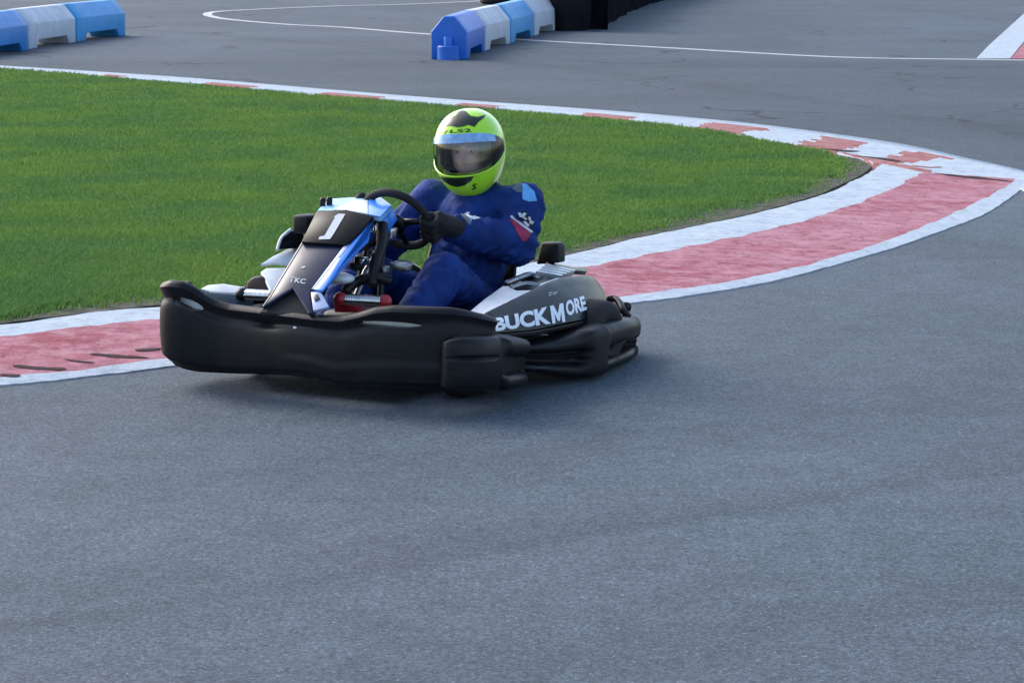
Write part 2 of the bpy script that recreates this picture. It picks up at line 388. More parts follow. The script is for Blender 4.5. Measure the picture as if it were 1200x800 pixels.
tag(mesh('track', [(-250, -40, 0), (250, -40, 0), (250, 450, 0), (-250, 450, 0)], [(0, 1, 2, 3)], None, 'asphalt'), kind='structure')

def dens(pl, step):                         # resample a world polyline
    P = [Vector(p) for p in pl]; out = []
    for a, b in zip(P[:-1], P[1:]):
        n = max(1, int((b - a).length / step))
        out += [a.lerp(b, k / n) for k in range(n)]
    return out + [P[-1]]
def spline_px(pts, z, n=14):
    return smooth_pts([G(x, y, z) for x, y in pts], n)
def line(name, pts, w, m='paint_line', z=.004, n=10, jitter=.008):
    P = spline_px(pts, z, n); P = dens(P, .12); vs, fs = [], []
    for i, p in enumerate(P):
        t = (P[min(i + 1, len(P) - 1)] - P[max(i - 1, 0)]).normalized(); q = Vector((-t.y, t.x, 0))
        a = w / 2 + jitter * noise.noise(p * 5); b = w / 2 + jitter * noise.noise(p * 5 + Vector((9, 9, 0)))
        vs += [p + q * a, p - q * b]
        if i: k = 2 * i; fs.append((k - 2, k - 1, k + 1, k))
    return tag(mesh(name, vs, fs, None, m), kind='structure')
line('track_line', [(1260, 71.5), (1145, 69.8), (976, 66.7), (780, 56), (640, 48.3), (500, 40), (400, 32), (333, 28.5), (267, 22.7), (247, 19.2), (243, 17), (247, 14.8), (267, 12.8), (333, 9.6), (400, 7), (480, 5), (568, 1), (640, -4)], .16)
# white / red corner paint at the far right
z = .004
tag(mesh('corner_marking', [G(1144, 68.8, .009), G(1158, 54, .009), G(1200, 16, .009), G(1270, -30, .009), G(1262, 10, .009), G(1200, 49, .009), G(1183.6, 68.8, .009)], [(0, 1, 5, 6), (1, 2, 5), (2, 3, 4, 5)], None, 'paint_white', False), kind='structure')
tag(mesh('corner_marking', [G(1184.5, 68.8, .0075), G(1201, 49.5, .0075), G(1263, 10.5, .0075), G(1330, 20, .0075), G(1275, 69, .0075)], [(0, 1, 2, 3, 4)], None, 'paint_red', False), kind='structure')

# ---- near kerb: inner white band, red band, outer white line, one raised strip
e_in = [(-400, 425), (-120, 393), (0, 380), (95, 368), (190, 358.5), (330, 344), (480, 328), (600, 312), (662, 300), (740, 280), (830, 262.5), (900, 246), (960, 229), (1010, 207), (1035, 192)]
e_wr = [(-400, 440), (-120, 408), (0, 395), (95, 383), (190, 373), (330, 359), (480, 344), (600, 328), (690, 312), (760, 298), (850, 280), (930, 262), (1000, 240), (1050, 219), (1080, 202)]
e_rw = [(-400, 484), (-120, 452), (0, 442), (95, 433), (190, 421), (330, 406), (480, 390), (620, 367), (728, 348), (800, 339), (900, 321), (1000, 295), (1080, 266), (1140, 240), (1194, 210)]
e_out = [(-400, 493), (-120, 461), (0, 451), (95, 441.5), (190, 430), (330, 415), (480, 398), (620, 376), (728, 356), (800, 347), (900, 330), (1000, 304), (1085, 277), (1160, 247), (1206, 214)]
NZ = 40
def kerb():
    zs = (.050, .046, .016, .006)
    E_ = [spline_px(p, z_, NZ) for p, z_ in zip((e_in, e_wr, e_rw, e_out), zs)]
    n = len(E_[0]); vs, fs, mi = [], [], []
    rows = []
    for j in range(n):
        a, b, c, d = [E_[k][j].copy() for k in range(4)]
        acr = (a - d).normalized()
        a += acr * .035 * (noise.noise(a * 2.2) + .5 * noise.noise(a * 7)); b += acr * .028 * (noise.noise(b * 3 + Vector((5, 0, 0))) + .6 * noise.noise(b * 11) + .5 * noise.noise(b * 27))
        c += acr * (.02 * noise.noise(c * 4) + .05 * max(0, noise.noise(c * 1.7 + Vector((3, 7, 0)))))
        d += acr * .014 * (noise.noise(d * 4 + Vector((1, 2, 0))) + .7 * noise.noise(d * 19))
        row = [a - Vector((0, 0, .06)) + acr * .01]
        for (p, q, k) in ((a, b, 4), (b, c, 8), (c, d, 2)):
            row += [p.lerp(q, i / k) for i in range(k)]
        row += [d, d - Vector((0, 0, .03))]
        for i, p in enumerate(row):
            if 1 < i < len(row) - 3: row[i] = p + Vector((0, 0, .006 * noise.noise(p * 6)))
        rows.append(row)
    w = len(rows[0]); M_ = [0, 0, 0, 0, 0] + [1] * 8 + [0, 0, 0]
    for r_ in rows: vs += r_
    for j in range(n - 1):
        for i in range(w - 1):
            fs.append((j * w + i, j * w + i + 1, (j + 1) * w + i + 1, (j + 1) * w + i)); mi.append(M_[i])
    fs.append(tuple((n - 1) * w + i for i in range(w))); mi.append(0)
    bm_o = mesh('kerb', vs, fs, None, ['paint_white', 'paint_red'], True, mi); sharp(bm_o, 40)
    bm = bmesh.new(); bm.from_mesh(bm_o.data); bmesh.ops.recalc_face_normals(bm, faces=bm.faces); bm.to_mesh(bm_o.data); bm.free()
    tag(bm_o, kind='structure')
kerb()
# ---- far kerb: thin strip of alternating blocks with a white edge line on the track side
f_out = [(-400, 50), (-60, 73), (60, 80.5), (150, 86.3), (250, 93.3), (400, 106), (546, 117.5), (700, 128.5), (800, 136.8), (900, 146.8), (1013, 161.7), (1075, 172), (1133, 185), (1200, 200), (1240, 214)]
f_lin = [(-400, 51), (-60, 74.2), (60, 81.8), (150, 88), (250, 95.2), (400, 108), (546, 119.5), (700, 131), (800, 140), (900, 150.5), (1013, 166.5), (1075, 177), (1133, 189), (1200, 204), (1236, 217)]
f_in = [(-400, 52.5), (-60, 75.2), (60, 83.5), (150, 91), (250, 99), (400, 112), (546, 123.5), (700, 137), (800, 147.5), (900, 164), (1000, 184), (1040, 194), (1085, 203), (1150, 208), (1215, 222)]
brk = [-600, 127, 150, 247, 307, 383, 452, 542, 588, 686, 741, 826, 888, 958, 1010, 1066, 1106, 1300]
def far_kerb():
    A, B, C_ = [spline_px(p, z_, 40) for p, z_ in ((f_out, .006), (f_lin, .010), (f_in, .03))]
    pxs = np.interp(np.linspace(0, len(f_out) - 1, len(A)), range(len(f_out)), [p[0] for p in f_out])
    vs, fs, mi = [], [], []; w = 13
    for j in range(len(A)):
        a, b, c = A[j], B[j], C_[j].copy(); acr = (c - a).normalized()
        c.z -= .022 * sstep(len(A) - 90, len(A) - 40, j); c += acr * .09 * noise.noise(c * 1.5) + acr * .05 * noise.noise(c * 6)
        vs += [a - Vector((0, 0, .03)), a, b] + [b.lerp(c, k / 9) for k in range(1, 10)] + [c - Vector((0, 0, .05))]
    for j in range(len(A) - 1):
        for i in range(w - 1):
            x = pxs[j] + (14 if pxs[j] > 820 else 6) * (noise.noise(Vector((j * .09, i * .45, 3))) + .6 * noise.noise(Vector((j * .3, i * 1.1, 8)))) + (i - 4) * (4 if pxs[j] > 820 else 1.5)
            red = (np.searchsorted(brk, x) % 2 == 0) and (pxs[j] > 820 or i >= 5)
            fs.append((j * w + i, j * w + i + 1, (j + 1) * w + i + 1, (j + 1) * w + i)); mi.append(1 if (red and i >= 2) else 0)
    o = mesh('kerb', vs, fs, None, ['paint_white', 'paint_red_old'], True, mi)
    bm = bmesh.new(); bm.from_mesh(o.data); bmesh.ops.recalc_face_normals(bm, faces=bm.faces); bm.to_mesh(o.data); bm.free(); tag(o, kind='structure')
far_kerb()
# rubber scuffs dragged over the red band near the left edge and the apex, plus a crevice's painted shade
KT = [bvh(o) for o in COL.objects if o.name.startswith('kerb')]
def drop(p):
    zs = [hh[0].z for hh in (t.ray_cast(Vector((p.x, p.y, 1)), Vector((0, 0, -1))) for t in KT) if hh[0] is not None]
    return Vector((p.x, p.y, max(zs + [.002]) + .003))
def scuff_crevice(pts, w, m='dark_rubber_crevice', z=.0):
    P = []
    for x, y in pts:
        P.append(G(x, y, z))
    P = dens(smooth_pts(P, 8), .03); vs, fs = [], []
    for i, p in enumerate(P):
        t = (P[min(i + 1, len(P) - 1)] - P[max(i - 1, 0)]).normalized(); q = Vector((-t.y, t.x, 0)); s = math.sin(math.pi * i / (len(P) - 1)) ** .5 * (.6 + .8 * abs(noise.noise(p * 9)))
        vs += [drop(p + q * w * s * .5), drop(p - q * w * s * .5)]
        if i: k = 2 * i; fs.append((k - 2, k - 1, k + 1, k))
    return tag(mesh('scuff_crevice_strip', vs, fs, None, m), kind='structure')
scuff_crevice([(15, 428), (45, 430.5), (78, 431)], .07, z=.024)
scuff_crevice([(105, 415.5), (140, 417), (175, 418)], .06, z=.024)
scuff_crevice([(158, 411), (175, 410), (190, 409)], .07, z=.024)
scuff_crevice([(75, 421), (95, 423), (112, 424)], .03, z=.024)
scuff_crevice([(0, 437), (14, 438), (24, 438)], .06, z=.024)

# broken ground, black rubber and a crevice's painted shade where the two kerbs meet
def patch_strip(a_pts, b_pts, m):
    A = smooth_pts([G(x, y, .035) for x, y in a_pts], 10); B = smooth_pts([G(x, y, .035) for x, y in b_pts], 10); vs, fs = [], []
    for i, (a, b) in enumerate(zip(A, B)):
        a = a + (a - b) * .25 * noise.noise(a * 7); b = b + (b - a) * .25 * noise.noise(b * 7)
        vs += [drop(a.lerp(b, k / 6)) for k in range(7)]
        if i: fs += [((i - 1) * 7 + k, (i - 1) * 7 + k + 1, i * 7 + k + 1, i * 7 + k) for k in range(6)]
    tag(mesh('track', vs, fs, None, m), kind='structure')
patch_strip([(952, 172), (985, 178), (1020, 184), (1058, 192), (1092, 198)], [(985, 189), (1008, 194), (1034, 194), (1062, 199), (1088, 203)], 'paint_red_old')
scuff_crevice([(1092, 198), (1120, 202), (1150, 203.5), (1188, 205.5)], .13, z=.06)  # crevice between the kerbs, its shade painted as a dark strip
scuff_crevice([(962, 171), (985, 173.5), (1008, 173.5)], .16, z=.048)
scuff_crevice([(1000, 179.5), (1030, 182), (1056, 186)], .14, z=.05)
scuff_crevice([(1068, 190), (1088, 192), (1104, 191)], .10, 'paint_red_old', z=.05)

# ---- infield: earth bank with short grass
g_out = [(-400, 427), (-140, 397), (-60, 388), (0, 379), (60, 371), (130, 363), (190, 357), (330, 344), (480, 328), (600, 312), (660, 300), (740, 279.5), (830, 262), (900, 245.5), (960, 228), (1008, 206), (1022, 195), (1008, 186.5), (975, 180), (940, 174), (900, 166.5), (850, 156), (800, 149.5), (700, 139), (546, 126), (400, 114.5), (250, 101.3), (150, 93), (60, 85), (-60, 76.5), (-140, 70.5), (-400, 53)]
def lawn():
    P = [G(x, y, .045) for x, y in g_out]
    bm = bmesh.new(); vs = [bm.verts.new(p) for p in P]; es = [bm.edges.new((vs[i], vs[(i + 1) % len(vs)])) for i in range(len(vs))]
    bmesh.ops.triangle_fill(bm, edges=es, use_beauty=True)
    lo = [bm.verts.new(p - Vector((0, 0, .05))) for p in P]
    for i in range(len(vs)): bm.faces.new((vs[i], vs[(i + 1) % len(vs)], lo[(i + 1) % len(vs)], lo[i]))
    tag(from_bm('infield', bm, None, 'soil', False), kind='structure')
lawn()
def inpoly(x, y, poly):
    c = np.zeros(len(x), bool); n = len(poly); j = n - 1
    for i in range(n):
        xi, yi = poly[i]; xj, yj = poly[j]
        cond = ((yi > y) != (yj > y)) & (x < (xj - xi) * (y - yi) / (yj - yi + 1e-9) + xi)
        c ^= cond; j = i
    return c
def edge_dist(x, y, poly):
    d = np.full(len(x), 1e9); n = len(poly)
    for i in range(n):
        ax, ay = poly[i]; bx, by = poly[(i + 1) % n]; vx, vy = bx - ax, by - ay
        t = np.clip(((x - ax) * vx + (y - ay) * vy) / (vx * vx + vy * vy), 0, 1)
        d = np.minimum(d, np.hypot(x - ax - t * vx, y - ay - t * vy))
    return d
def vnoise(x, y, s, seed):
    rs = np.random.RandomState(seed); T = rs.rand(256, 256); X, Y = x * s, y * s
    xi, yi = np.floor(X).astype(int), np.floor(Y).astype(int); fx, fy = X - xi, Y - yi; fx = fx * fx * (3 - 2 * fx); fy = fy * fy * (3 - 2 * fy)
    g = lambda a, b: T[a % 256, b % 256]
    return (g(xi, yi) * (1 - fx) + g(xi + 1, yi) * fx) * (1 - fy) + (g(xi, yi + 1) * (1 - fx) + g(xi + 1, yi + 1) * fx) * fy
def grass(n=1250000):
    px = np.random.uniform(-400, 1030, n); py = 52 + (428 - 52) * np.random.rand(n) ** 1.0
    poly = g_out; k = inpoly(px, py, poly); px, py = px[k], py[k]
    dx = (px - 600) / F; dy = -(py - 400) / F; dz = -ST + dy * CT; t = (.045 - CH) / dz
    x = dx * t; y = (CT + dy * ST) * t
    W = [(p.x, p.y) for p in (G(*q, .045) for q in g_out)]
    d = edge_dist(x, y, W)
    nn = .6 * vnoise(x, y, 1.7, 3) + .4 * vnoise(x, y, 6, 4)
    # bare fringe along the near kerb
    near = np.interp(px, [p[0] for p in g_out[:17]], [p[1] for p in g_out[:17]]) - py
    fr = np.where(near < 40, np.clip((d - .02) / (.10 + .65 * np.clip(nn - .25, 0, 1)), 0, 1), 1)
    keep = np.random.rand(len(x)) < (.04 + .96 * fr ** 2)
    x, y, d, fr, py, nn = x[keep], y[keep], d[keep], fr[keep], py[keep], nn[keep]; n = len(x)
    dist = np.hypot(x, y)
    hgt = (.014 + .017 * np.random.rand(n)) * (.7 + .6 * vnoise(x, y, 2.3, 8)) * (.45 + .55 * fr) * (1 + .5 * (np.random.rand(n) > .96))
    wid = (.0018 + .0018 * np.random.rand(n)) * np.clip(dist / 11, 1, 2.6)
    az = np.random.rand(n) * 2 * np.pi; lean = .3 + .8 * np.random.rand(n); la = np.random.rand(n) * 2 * np.pi + 0
    bx, by = np.cos(az) * wid, np.sin(az) * wid
    tx, ty = np.cos(la) * hgt * lean, np.sin(la) * hgt * lean
    V = np.zeros((n, 5, 3)); z0 = .045
    V[:, 0] = np.stack([x - bx, y - by, np.full(n, z0 - .004)], 1); V[:, 1] = np.stack([x + bx, y + by, np.full(n, z0 - .004)], 1)
    V[:, 2] = np.stack([x + bx * .7 + tx * .35, y + by * .7 + ty * .35, z0 + hgt * .65], 1); V[:, 3] = np.stack([x - bx * .7 + tx * .35, y - by * .7 + ty * .35, z0 + hgt * .65], 1)
    V[:, 4] = np.stack([x + tx, y + ty, z0 + hgt], 1)
    me = bpy.data.meshes.new('grass'); me.vertices.add(n * 5); me.vertices.foreach_set('co', V.ravel())
    base = np.arange(n)[:, None] * 5
    loops = np.concatenate([base + np.array([[0, 1, 2, 3]]), base + np.array([[3, 2, 4]])], 1).ravel()
    me.loops.add(len(loops)); me.loops.foreach_set('vertex_index', loops.astype(np.int32))
    me.polygons.add(2 * n); st = np.stack([np.arange(n) * 7, np.arange(n) * 7 + 4], 1).ravel()
    me.polygons.foreach_set('loop_start', st.astype(np.int32)); me.update(calc_edges=True); me.validate()
    o = link('grass', me, None, 'grass_blade', True); tag(o, 'short mown green grass covering the infield beside the kerb', 'grass', kind='stuff')
grass()

# ================================================================== BARRIERS
def barrier_unit(name, m, conn):
    L_, W_, H_ = 2.0, .45, .53
    root = empty(name, Matrix.Identity(4))
    bm = bmesh.new(); st = [(.012, 0, .95), (.03, 0, 1), (.30, 0, 1), (.40, .11, 1), (1.60, .11, 1), (1.70, 0, 1), (1.97, 0, 1), (1.988, 0, .95)]; rings = []
    for (x, zb, s) in st:
        w = W_ / 2 * s; pr = [(-w, zb), (-w, .335), (-.065, H_ * (.985 if s < 1 else 1)), (.065, H_ * (.985 if s < 1 else 1)), (w, .335), (w, zb)]
        rings.append([bm.verts.new((x, y, z_)) for y, z_ in pr])
    for A, B in zip(rings[:-1], rings[1:]):
        for k in range(6): bm.faces.new((A[k], A[(k + 1) % 6], B[(k + 1) % 6], B[k]))
    bm.faces.new(rings[0][::-1]); bm.faces.new(rings[-1])
    o = from_bm('body', bm, root, m); bevel(o, .012, 2)
    bm = bmesh.new(); add_lathe(bm, [(.0, .17), (.13, .17), (.14, .16), (.14, .0)], Matrix.Translation((-.02, 0, 0)), 28); add_lathe(bm, [(0, .28), (.045, .28), (.05, .27), (.05, .165)], Matrix.Translation((-.07, 0, 0)), 20)
    c = from_bm('connector', bm, root, m); sharp(c)
    return root
LEFT = [((-64, 76), (-20, 68.5), 'barrier_white', None), ((-22, 68.4), (34, 59), 'barrier_blue', 'royal blue plastic barrier cut off by the left picture edge'), ((35, 58), (89.5, 49.8), 'barrier_white', 'white plastic barrier between two blue ones at upper left'), ((91, 49.3), (148, 42), 'barrier_blue_light', 'bright blue barrier at the right end of the upper left row')]
RIGHT = [((547, 70), (568.5, 60.2), 'barrier_blue_deep', 'deep blue barrier with exposed pin connector at the near end of its row'), ((569.5, 59.8), (598, 51.4), 'barrier_white', 'white barrier between deep blue and light blue units of the middle row'), ((599.5, 51), (626, 42.6), 'barrier_blue_light', 'light blue barrier between the two white units of the middle row'), ((627.5, 42.2), (652.5, 36), 'barrier_white', 'white barrier at the far end of its row beside black sheeting')]
for row, gname in ((LEFT, 'plastic barriers in the upper left row'), (RIGHT, 'plastic barriers in the middle row')):
    for (a, b, m_, lab) in row:
        if lab is None: continue
        A, B = G(*a), G(*b)
        d = B - A; ln = d.length; ang = math.atan2(d.y, d.x)
        r = barrier_unit('plastic_barrier', m_, True)
        # the traced line is the camera-side foot; the body lies behind it
        nrm = Vector((-d.y, d.x, 0)).normalized()
        r.matrix_world = Matrix.Translation(A + nrm * .225) @ Matrix.Rotation(ang, 4, 'Z') @ Matrix.Diagonal((ln / 2.0, 1, 1, 1))
        tag(r, lab, 'barrier', gname)

# black sheeting bank
def sheeting():
    foot = [G(634, 33), G(652, 36.4), G(672, 36.6), G(686, 35.8), G(695, 34), G(703, 31.5), G(720, 24.3), G(736, 14.7), G(757, 7), G(779, 0), G(830, -14), G(900, -27)]
    P = dens(smooth_pts(foot, 8), .06); vs, fs = [], []; T = 18
    tot = len(P)
    nn = []
    for i in range(tot):
        t = (P[min(i + 3, tot - 1)] - P[max(i - 3, 0)]).normalized(); nn.append(Vector((t.y, -t.x, 0)))
    for i, p in enumerate(P):
        for k in range(T + 1):
            s = k / T; z_ = 1.05 * s
            f = .10 * noise.noise(Vector((i * .07, s * 1.4, 2))) + .07 * noise.noise(Vector((i * .21, s * 1.6 + i * .04, 8))) + .03 * abs(noise.noise(Vector((i * .45, s * 2 - i * .06, 4)))) - .06 * s
            vs.append(p + nn[i] * f + Vector((0, 0, z_ + (.03 * noise.noise(Vector((i * .05, 0, 0))) if k == T else 0))))
        top = vs[-1]; vs.append(top - nn[i] * .12 + Vector((0, 0, .02))); vs.append(top - nn[i] * .8); vs.append(Vector((top.x - nn[i].x * .8, top.y - nn[i].y * .8, 0)))
    w = T + 4
    for i in range(tot - 1):
        for k in range(w - 1): fs.append((i * w + k, i * w + k + 1, (i + 1) * w + k + 1, (i + 1) * w + k))
    fs.append(tuple(range(w))); fs.append(tuple((tot - 1) * w + k for k in range(w))[::-1])
    o = mesh('covered_barrier', vs, fs, None, 'tarp'); sharp(o, 60)
    tag(o, 'long barrier wrapped in creased black sheeting behind the white plastic unit', 'barrier')
sheeting()
bm = bmesh.new()
for k in range(4):
    add_lathe(bm, [(.16, .0), (.24, .0), (.30, .05), (.30, .13), (.24, .18), (.16, .18), (.16, .0)], Matrix.Translation((random.uniform(-.02, .02), random.uniform(-.02, .02), k * .182)), 28)
o = from_bm('tyre_stack', bm, None, 'rubber'); o.location = G(580, 5.5) + Vector((0, .3, 0)); sharp(o)
tag(o, 'black tyre stack cut by the top edge behind the middle barrier row', 'tyres')

# ================================================================== GO-KART
kart = empty('go_kart', M)
tag(kart, 'black rental go-kart with blue and white nose and number 1', 'go-kart')

def shell(name, plan, ztop, zbot, off, m, parent, thick=.02, ns=120, nt=26, mirror=False, cap=True):
    """wall swept along a plan line: outer skin with relief off(s,t), rolled top, inner skin"""
    P = smooth_pts([(x, y, 0) for x, y in plan], 12)
    Ls = [0]
    for a, b in zip(P[:-1], P[1:]): Ls.append(Ls[-1] + (b - a).length)
    Ls = np.array(Ls) / Ls[-1]; ss = np.linspace(0, 1, ns)
    X = np.interp(ss, Ls, [p.x for p in P]); Y = np.interp(ss, Ls, [p.y for p in P])
    vs, fs = [], []; w = None
    for i, s in enumerate(ss):
        a, b = max(i - 1, 0), min(i + 1, ns - 1); t = Vector((X[b] - X[a], Y[b] - Y[a], 0)).normalized(); n = Vector((t.y, -t.x, 0))
        z0, z1 = zbot(s, X[i], Y[i]), ztop(s, X[i], Y[i]); row = []
        for k in range(nt + 1):
            tt = k / nt; o_ = off(s, tt)
            row.append(Vector((X[i], Y[i], z0 + (z1 - z0) * tt)) + n * o_)
        row.append(row[-1] - n * thick * .5 + Vector((0, 0, .004))); row.append(row[-2] - n * thick)
        for k in range(nt - 1, -1, -2):
            tt = k / nt; row.append(Vector((X[i], Y[i], z0 + (z1 - z0) * tt)) + n * (min(off(s, tt), 0) - thick))
        if mirror: row = [Vector((p.x, -p.y, p.z)) for p in row]
        w = len(row); vs += row
    for i in range(ns - 1):
        for k in range(w):
            fs.append((i * w + k, i * w + (k + 1) % w, (i + 1) * w + (k + 1) % w, (i + 1) * w + k))
    fs.append(tuple(range(w))); fs.append(tuple((ns - 1) * w + k for k in range(w)))
    bm = bmesh.new(); v_ = [bm.verts.new(p) for p in vs]
    for f in fs: bm.faces.new([v_[i] for i in f])
    o = from_bm(name, bm, parent, m); sharp(o, 55); return o
def bumpw(x, c, w): return math.exp(-((x - c) / w) ** 2)

# --- front bumper, outline traced against plan
TOPX = [186, 192, 200, 215, 228, 240, 255, 270, 300, 340, 370, 400, 420, 440, 460, 500, 530, 550, 575, 620]
TOPY = [338, 331, 329, 331, 337, 346, 353, 357.5, 361, 366, 370, 371, 367, 361, 359, 360.5, 361.5, 365, 371, 380]
BOTX = [186, 196, 210, 230, 260, 300, 340, 365, 380, 395, 450, 500, 540, 580, 640]
BOTY = [418, 427, 433, 437, 438.5, 439.5, 441, 444, 451, 455.5, 458, 460, 461, 461, 458]
def zfrom(X, Y, xs, ys, guess):
    z_ = guess
    for _ in range(4):
        px, py = PX((X, Y, z_)); tgt = lin(xs, ys, px); z_ += (py - tgt) / 290.0
    return z_
fb_plan = [(x - .15, y - .07) for x, y in ((1.06, -.56), (1.14, -.60), (1.26, -.615), (1.37, -.60), (1.445, -.55), (1.455, -.48), (1.425, -.40), (1.405, -.30), (1.42, -.12), (1.44, .02), (1.445, .2), (1.43, .38), (1.40, .54), (1.34, .64), (1.27, .68), (1.2, .70), (1.165, .70))]
def fb_off(s, t):
    o_ = .016 * (1 - (2 * t - 1) ** 2)
    o_ -= .03 * (1 - sstep(0, .12, t)) ** 1.5                        # tucked under
    o_ += .014 * bumpw(t, .945, .05)                                 # rolled upper lip
    o_ -= .010 * bumpw(t, .80, .05) * sstep(.06, .14, s) * (1 - sstep(.80, .9, s))
    o_ -= .018 * bumpw(t, .76, .05) * bumpw(s, .47, .035)            # small recess at the middle
    o_ += .005 * sstep(.50, .56, s) * (1 - sstep(.26, .40, t))       # lower step towards the left
    return o_
def fb_top(s, X, Y):
    if s < .10: X, Y = 1.11, -.685
    return zfrom(X, Y, TOPX, TOPY, .3) - .2 * (1 - sstep(0, .10, s))
def fb_bot(s, X, Y):
    if s < .10: X, Y = 1.11, -.685
    return max(.03, zfrom(X, Y, BOTX, BOTY, .06))
# order runs right->left so outward normal is (t.y,-t.x)
fb = shell('front_bumper', fb_plan, fb_top, fb_bot, fb_off, 'black_plastic', kart, .025, 170, 34)
def cut_hole(o, c, s, rot):
    bm = bmesh.new(); bmesh.ops.create_uvsphere(bm, u_segments=24, v_segments=16, radius=1)
    bmesh.ops.scale(bm, vec=s, verts=bm.verts); bmesh.ops.rotate(bm, cent=(0, 0, 0), matrix=rot, verts=bm.verts); bmesh.ops.translate(bm, vec=c, verts=bm.verts)
    me = bpy.data.meshes.new('cutter'); bm.to_mesh(me); bm.free(); cu = bpy.data.objects.new('cutter', me); COL.objects.link(cu); cu.matrix_world = o.matrix_world if o.parent is None else M
    md = o.modifiers.new('h', 'BOOLEAN'); md.operation = 'DIFFERENCE'; md.object = cu; md.solver = 'EXACT'
    bpy.context.view_layer.update(); apply_mods(o); bpy.data.objects.remove(cu)
    o.data.polygons.foreach_set('use_smooth', [True] * len(o.data.polygons)); sharp(o, 45)
hb = bvh(fb)
def hit(px, py, tree): return tree.ray_cast(KE, kray(px, py).normalized())[0]
for (px, py, sx, sy, tilt) in ((219, 356, 17, 5.0, -.30), (455, 380, 36, 2.8, .02)):
    c = hit(px, py, hb)
    if c is None: continue
    n = Vector((1, 0, 0)); rot = Matrix.Rotation(tilt, 3, 'X')
    cut_hole(fb, c, (.12, sx / 275, sy / 275), rot)
    p = c + Vector((-.055, 0, 0)); bm = bmesh.new(); add_box(bm, p, (.012, sx / 275 * 2.1, sy / 275 * 2.6), rot)
    ins = from_bm('bumper_insert', bm, kart, 'kart_white'); bevel(ins, .004)

for (px, py) in ((346, 384),):
    p = hit(px, py, hb)
    bm = bmesh.new(); add_lathe(bm, [(0, .004), (.005, .004), (.007, .002), (.008, -.004)], Matrix.Translation(p) @ (-kray(px, py).normalized()).to_track_quat('Z', 'Y').to_matrix().to_4x4(), 14); from_bm('bolt', bm, kart, 'chrome')
# --- moulded ends behind the front wheels and side bumpers (left traced, right mirrored)
def blob(name, caps, m, parent, voxel=.011, smooth_it=6, fold=0, balls=()):
    bm = bmesh.new()
    for (a, b, ra, rb) in caps:
        a, b = Vector(a), Vector(b); n = max(2, int((b - a).length / (min(ra, rb) * .4)) + 1)
        for k in range(n + 1):
            t = k / n; r = bmesh.ops.create_icosphere(bm, subdivisions=2, radius=ra + (rb - ra) * t); bmesh.ops.translate(bm, vec=a.lerp(b, t), verts=r['verts'])
    for (c, s, rot) in balls:
        r = bmesh.ops.create_icosphere(bm, subdivisions=3, radius=1); bmesh.ops.scale(bm, vec=s, verts=r['verts'])
        if rot is not None: bmesh.ops.rotate(bm, cent=(0, 0, 0), matrix=rot, verts=r['verts'])
        bmesh.ops.translate(bm, vec=c, verts=r['verts'])
    o = from_bm(name, bm, parent, m)
    md = o.modifiers.new('r', 'REMESH'); md.mode = 'VOXEL'; md.voxel_size = voxel
    sm = o.modifiers.new('s', 'SMOOTH'); sm.iterations = smooth_it; sm.factor = .5
    bpy.context.view_layer.update(); apply_mods(o)
    if fold:
        me = o.data; nr = [v.normal.copy() for v in me.vertices]
        for v, n in zip(me.vertices, nr):
            p = v.co; w = Vector((p.x * 7 + 2 * noise.noise(p * 4), p.y * 7, p.z * 16 + 3 * noise.noise(p * 5)))
            f = noise.noise(w); f2 = noise.noise(w * 2.1 + Vector((4, 1, 7)))
            v.co = p + n * fold * ((1 - abs(f) * 2.6) * .7 + f2 * .45)
        me.update()
    if not o.data.materials: o.data.materials.append(MATS[m])
    o.data.polygons.foreach_set('use_smooth', [True] * len(o.data.polygons))
    return o
def chain(pts, r, n=4):
    P = smooth_pts(pts, n); rs = r if isinstance(r, list) else [r, r]
    q = [float(np.interp(i / (len(P) - 1), np.linspace(0, 1, len(rs)), rs)) for i in range(len(P))]
    return [(P[i], P[i + 1], q[i], q[i + 1]) for i in range(len(P) - 1)]
def KY(pts): return [K(x, y, 'y', v) for x, y, v in pts]
def moulding(name, caps, sgn, sh=(.0, .15)):
    caps = [(Vector((a.x - (sh[0] if sgn < 0 else 0), a.y * sgn + (sh[1] if sgn < 0 else 0), a.z)), Vector((b.x - (sh[0] if sgn < 0 else 0), b.y * sgn + (sh[1] if sgn < 0 else 0), b.z)), ra, rb) for a, b, ra, rb in caps]
    return blob(name, caps, 'black_plastic', kart, .0065, 4)
E_TX = [500, 520, 545, 575, 595, 606, 614, 622]; E_TY = [403, 399, 395.5, 393, 392.5, 395, 399, 404]
E_BX = [500, 520, 545, 575, 595, 610, 622]; E_BY = [454, 455, 457, 457, 454, 450, 446]
S_TX = [590, 615, 640, 670, 690, 700, 720, 745, 752, 760]; S_TY = [400, 399, 397, 389, 382, 377.5, 372.5, 368.5, 369, 372]
S_BX = [590, 620, 650, 690, 700, 720, 750, 757]; S_BY = [431, 435, 439, 444, 443, 438, 431, 427]
def hump(t, c, w, p=2.0):
    x = abs(t - c) / w
    return (1 - x ** p) ** (1 / p) if x < 1 else 0
def end_off(s, t):
    e = min(1, hump(s, .5, .5, 3.2) * 1.05)
    solid = .040 * hump(t, .5, .5, 2.6) * sstep(0, .30, s)
    rolls = max(.058 * hump(t, .80, .19, 2.4), .050 * hump(t, .14, .16, 2.4), .004)
    k = sstep(.44, .50, s) * (1 - sstep(.86, .91, s))
    groove = .010 * bumpw(t, .62, .03) * sstep(.08, .2, s) * (1 - sstep(.34, .42, s))
    return e * (solid * (1 - k) + rolls * k - groove) - .022 * (1 - e)
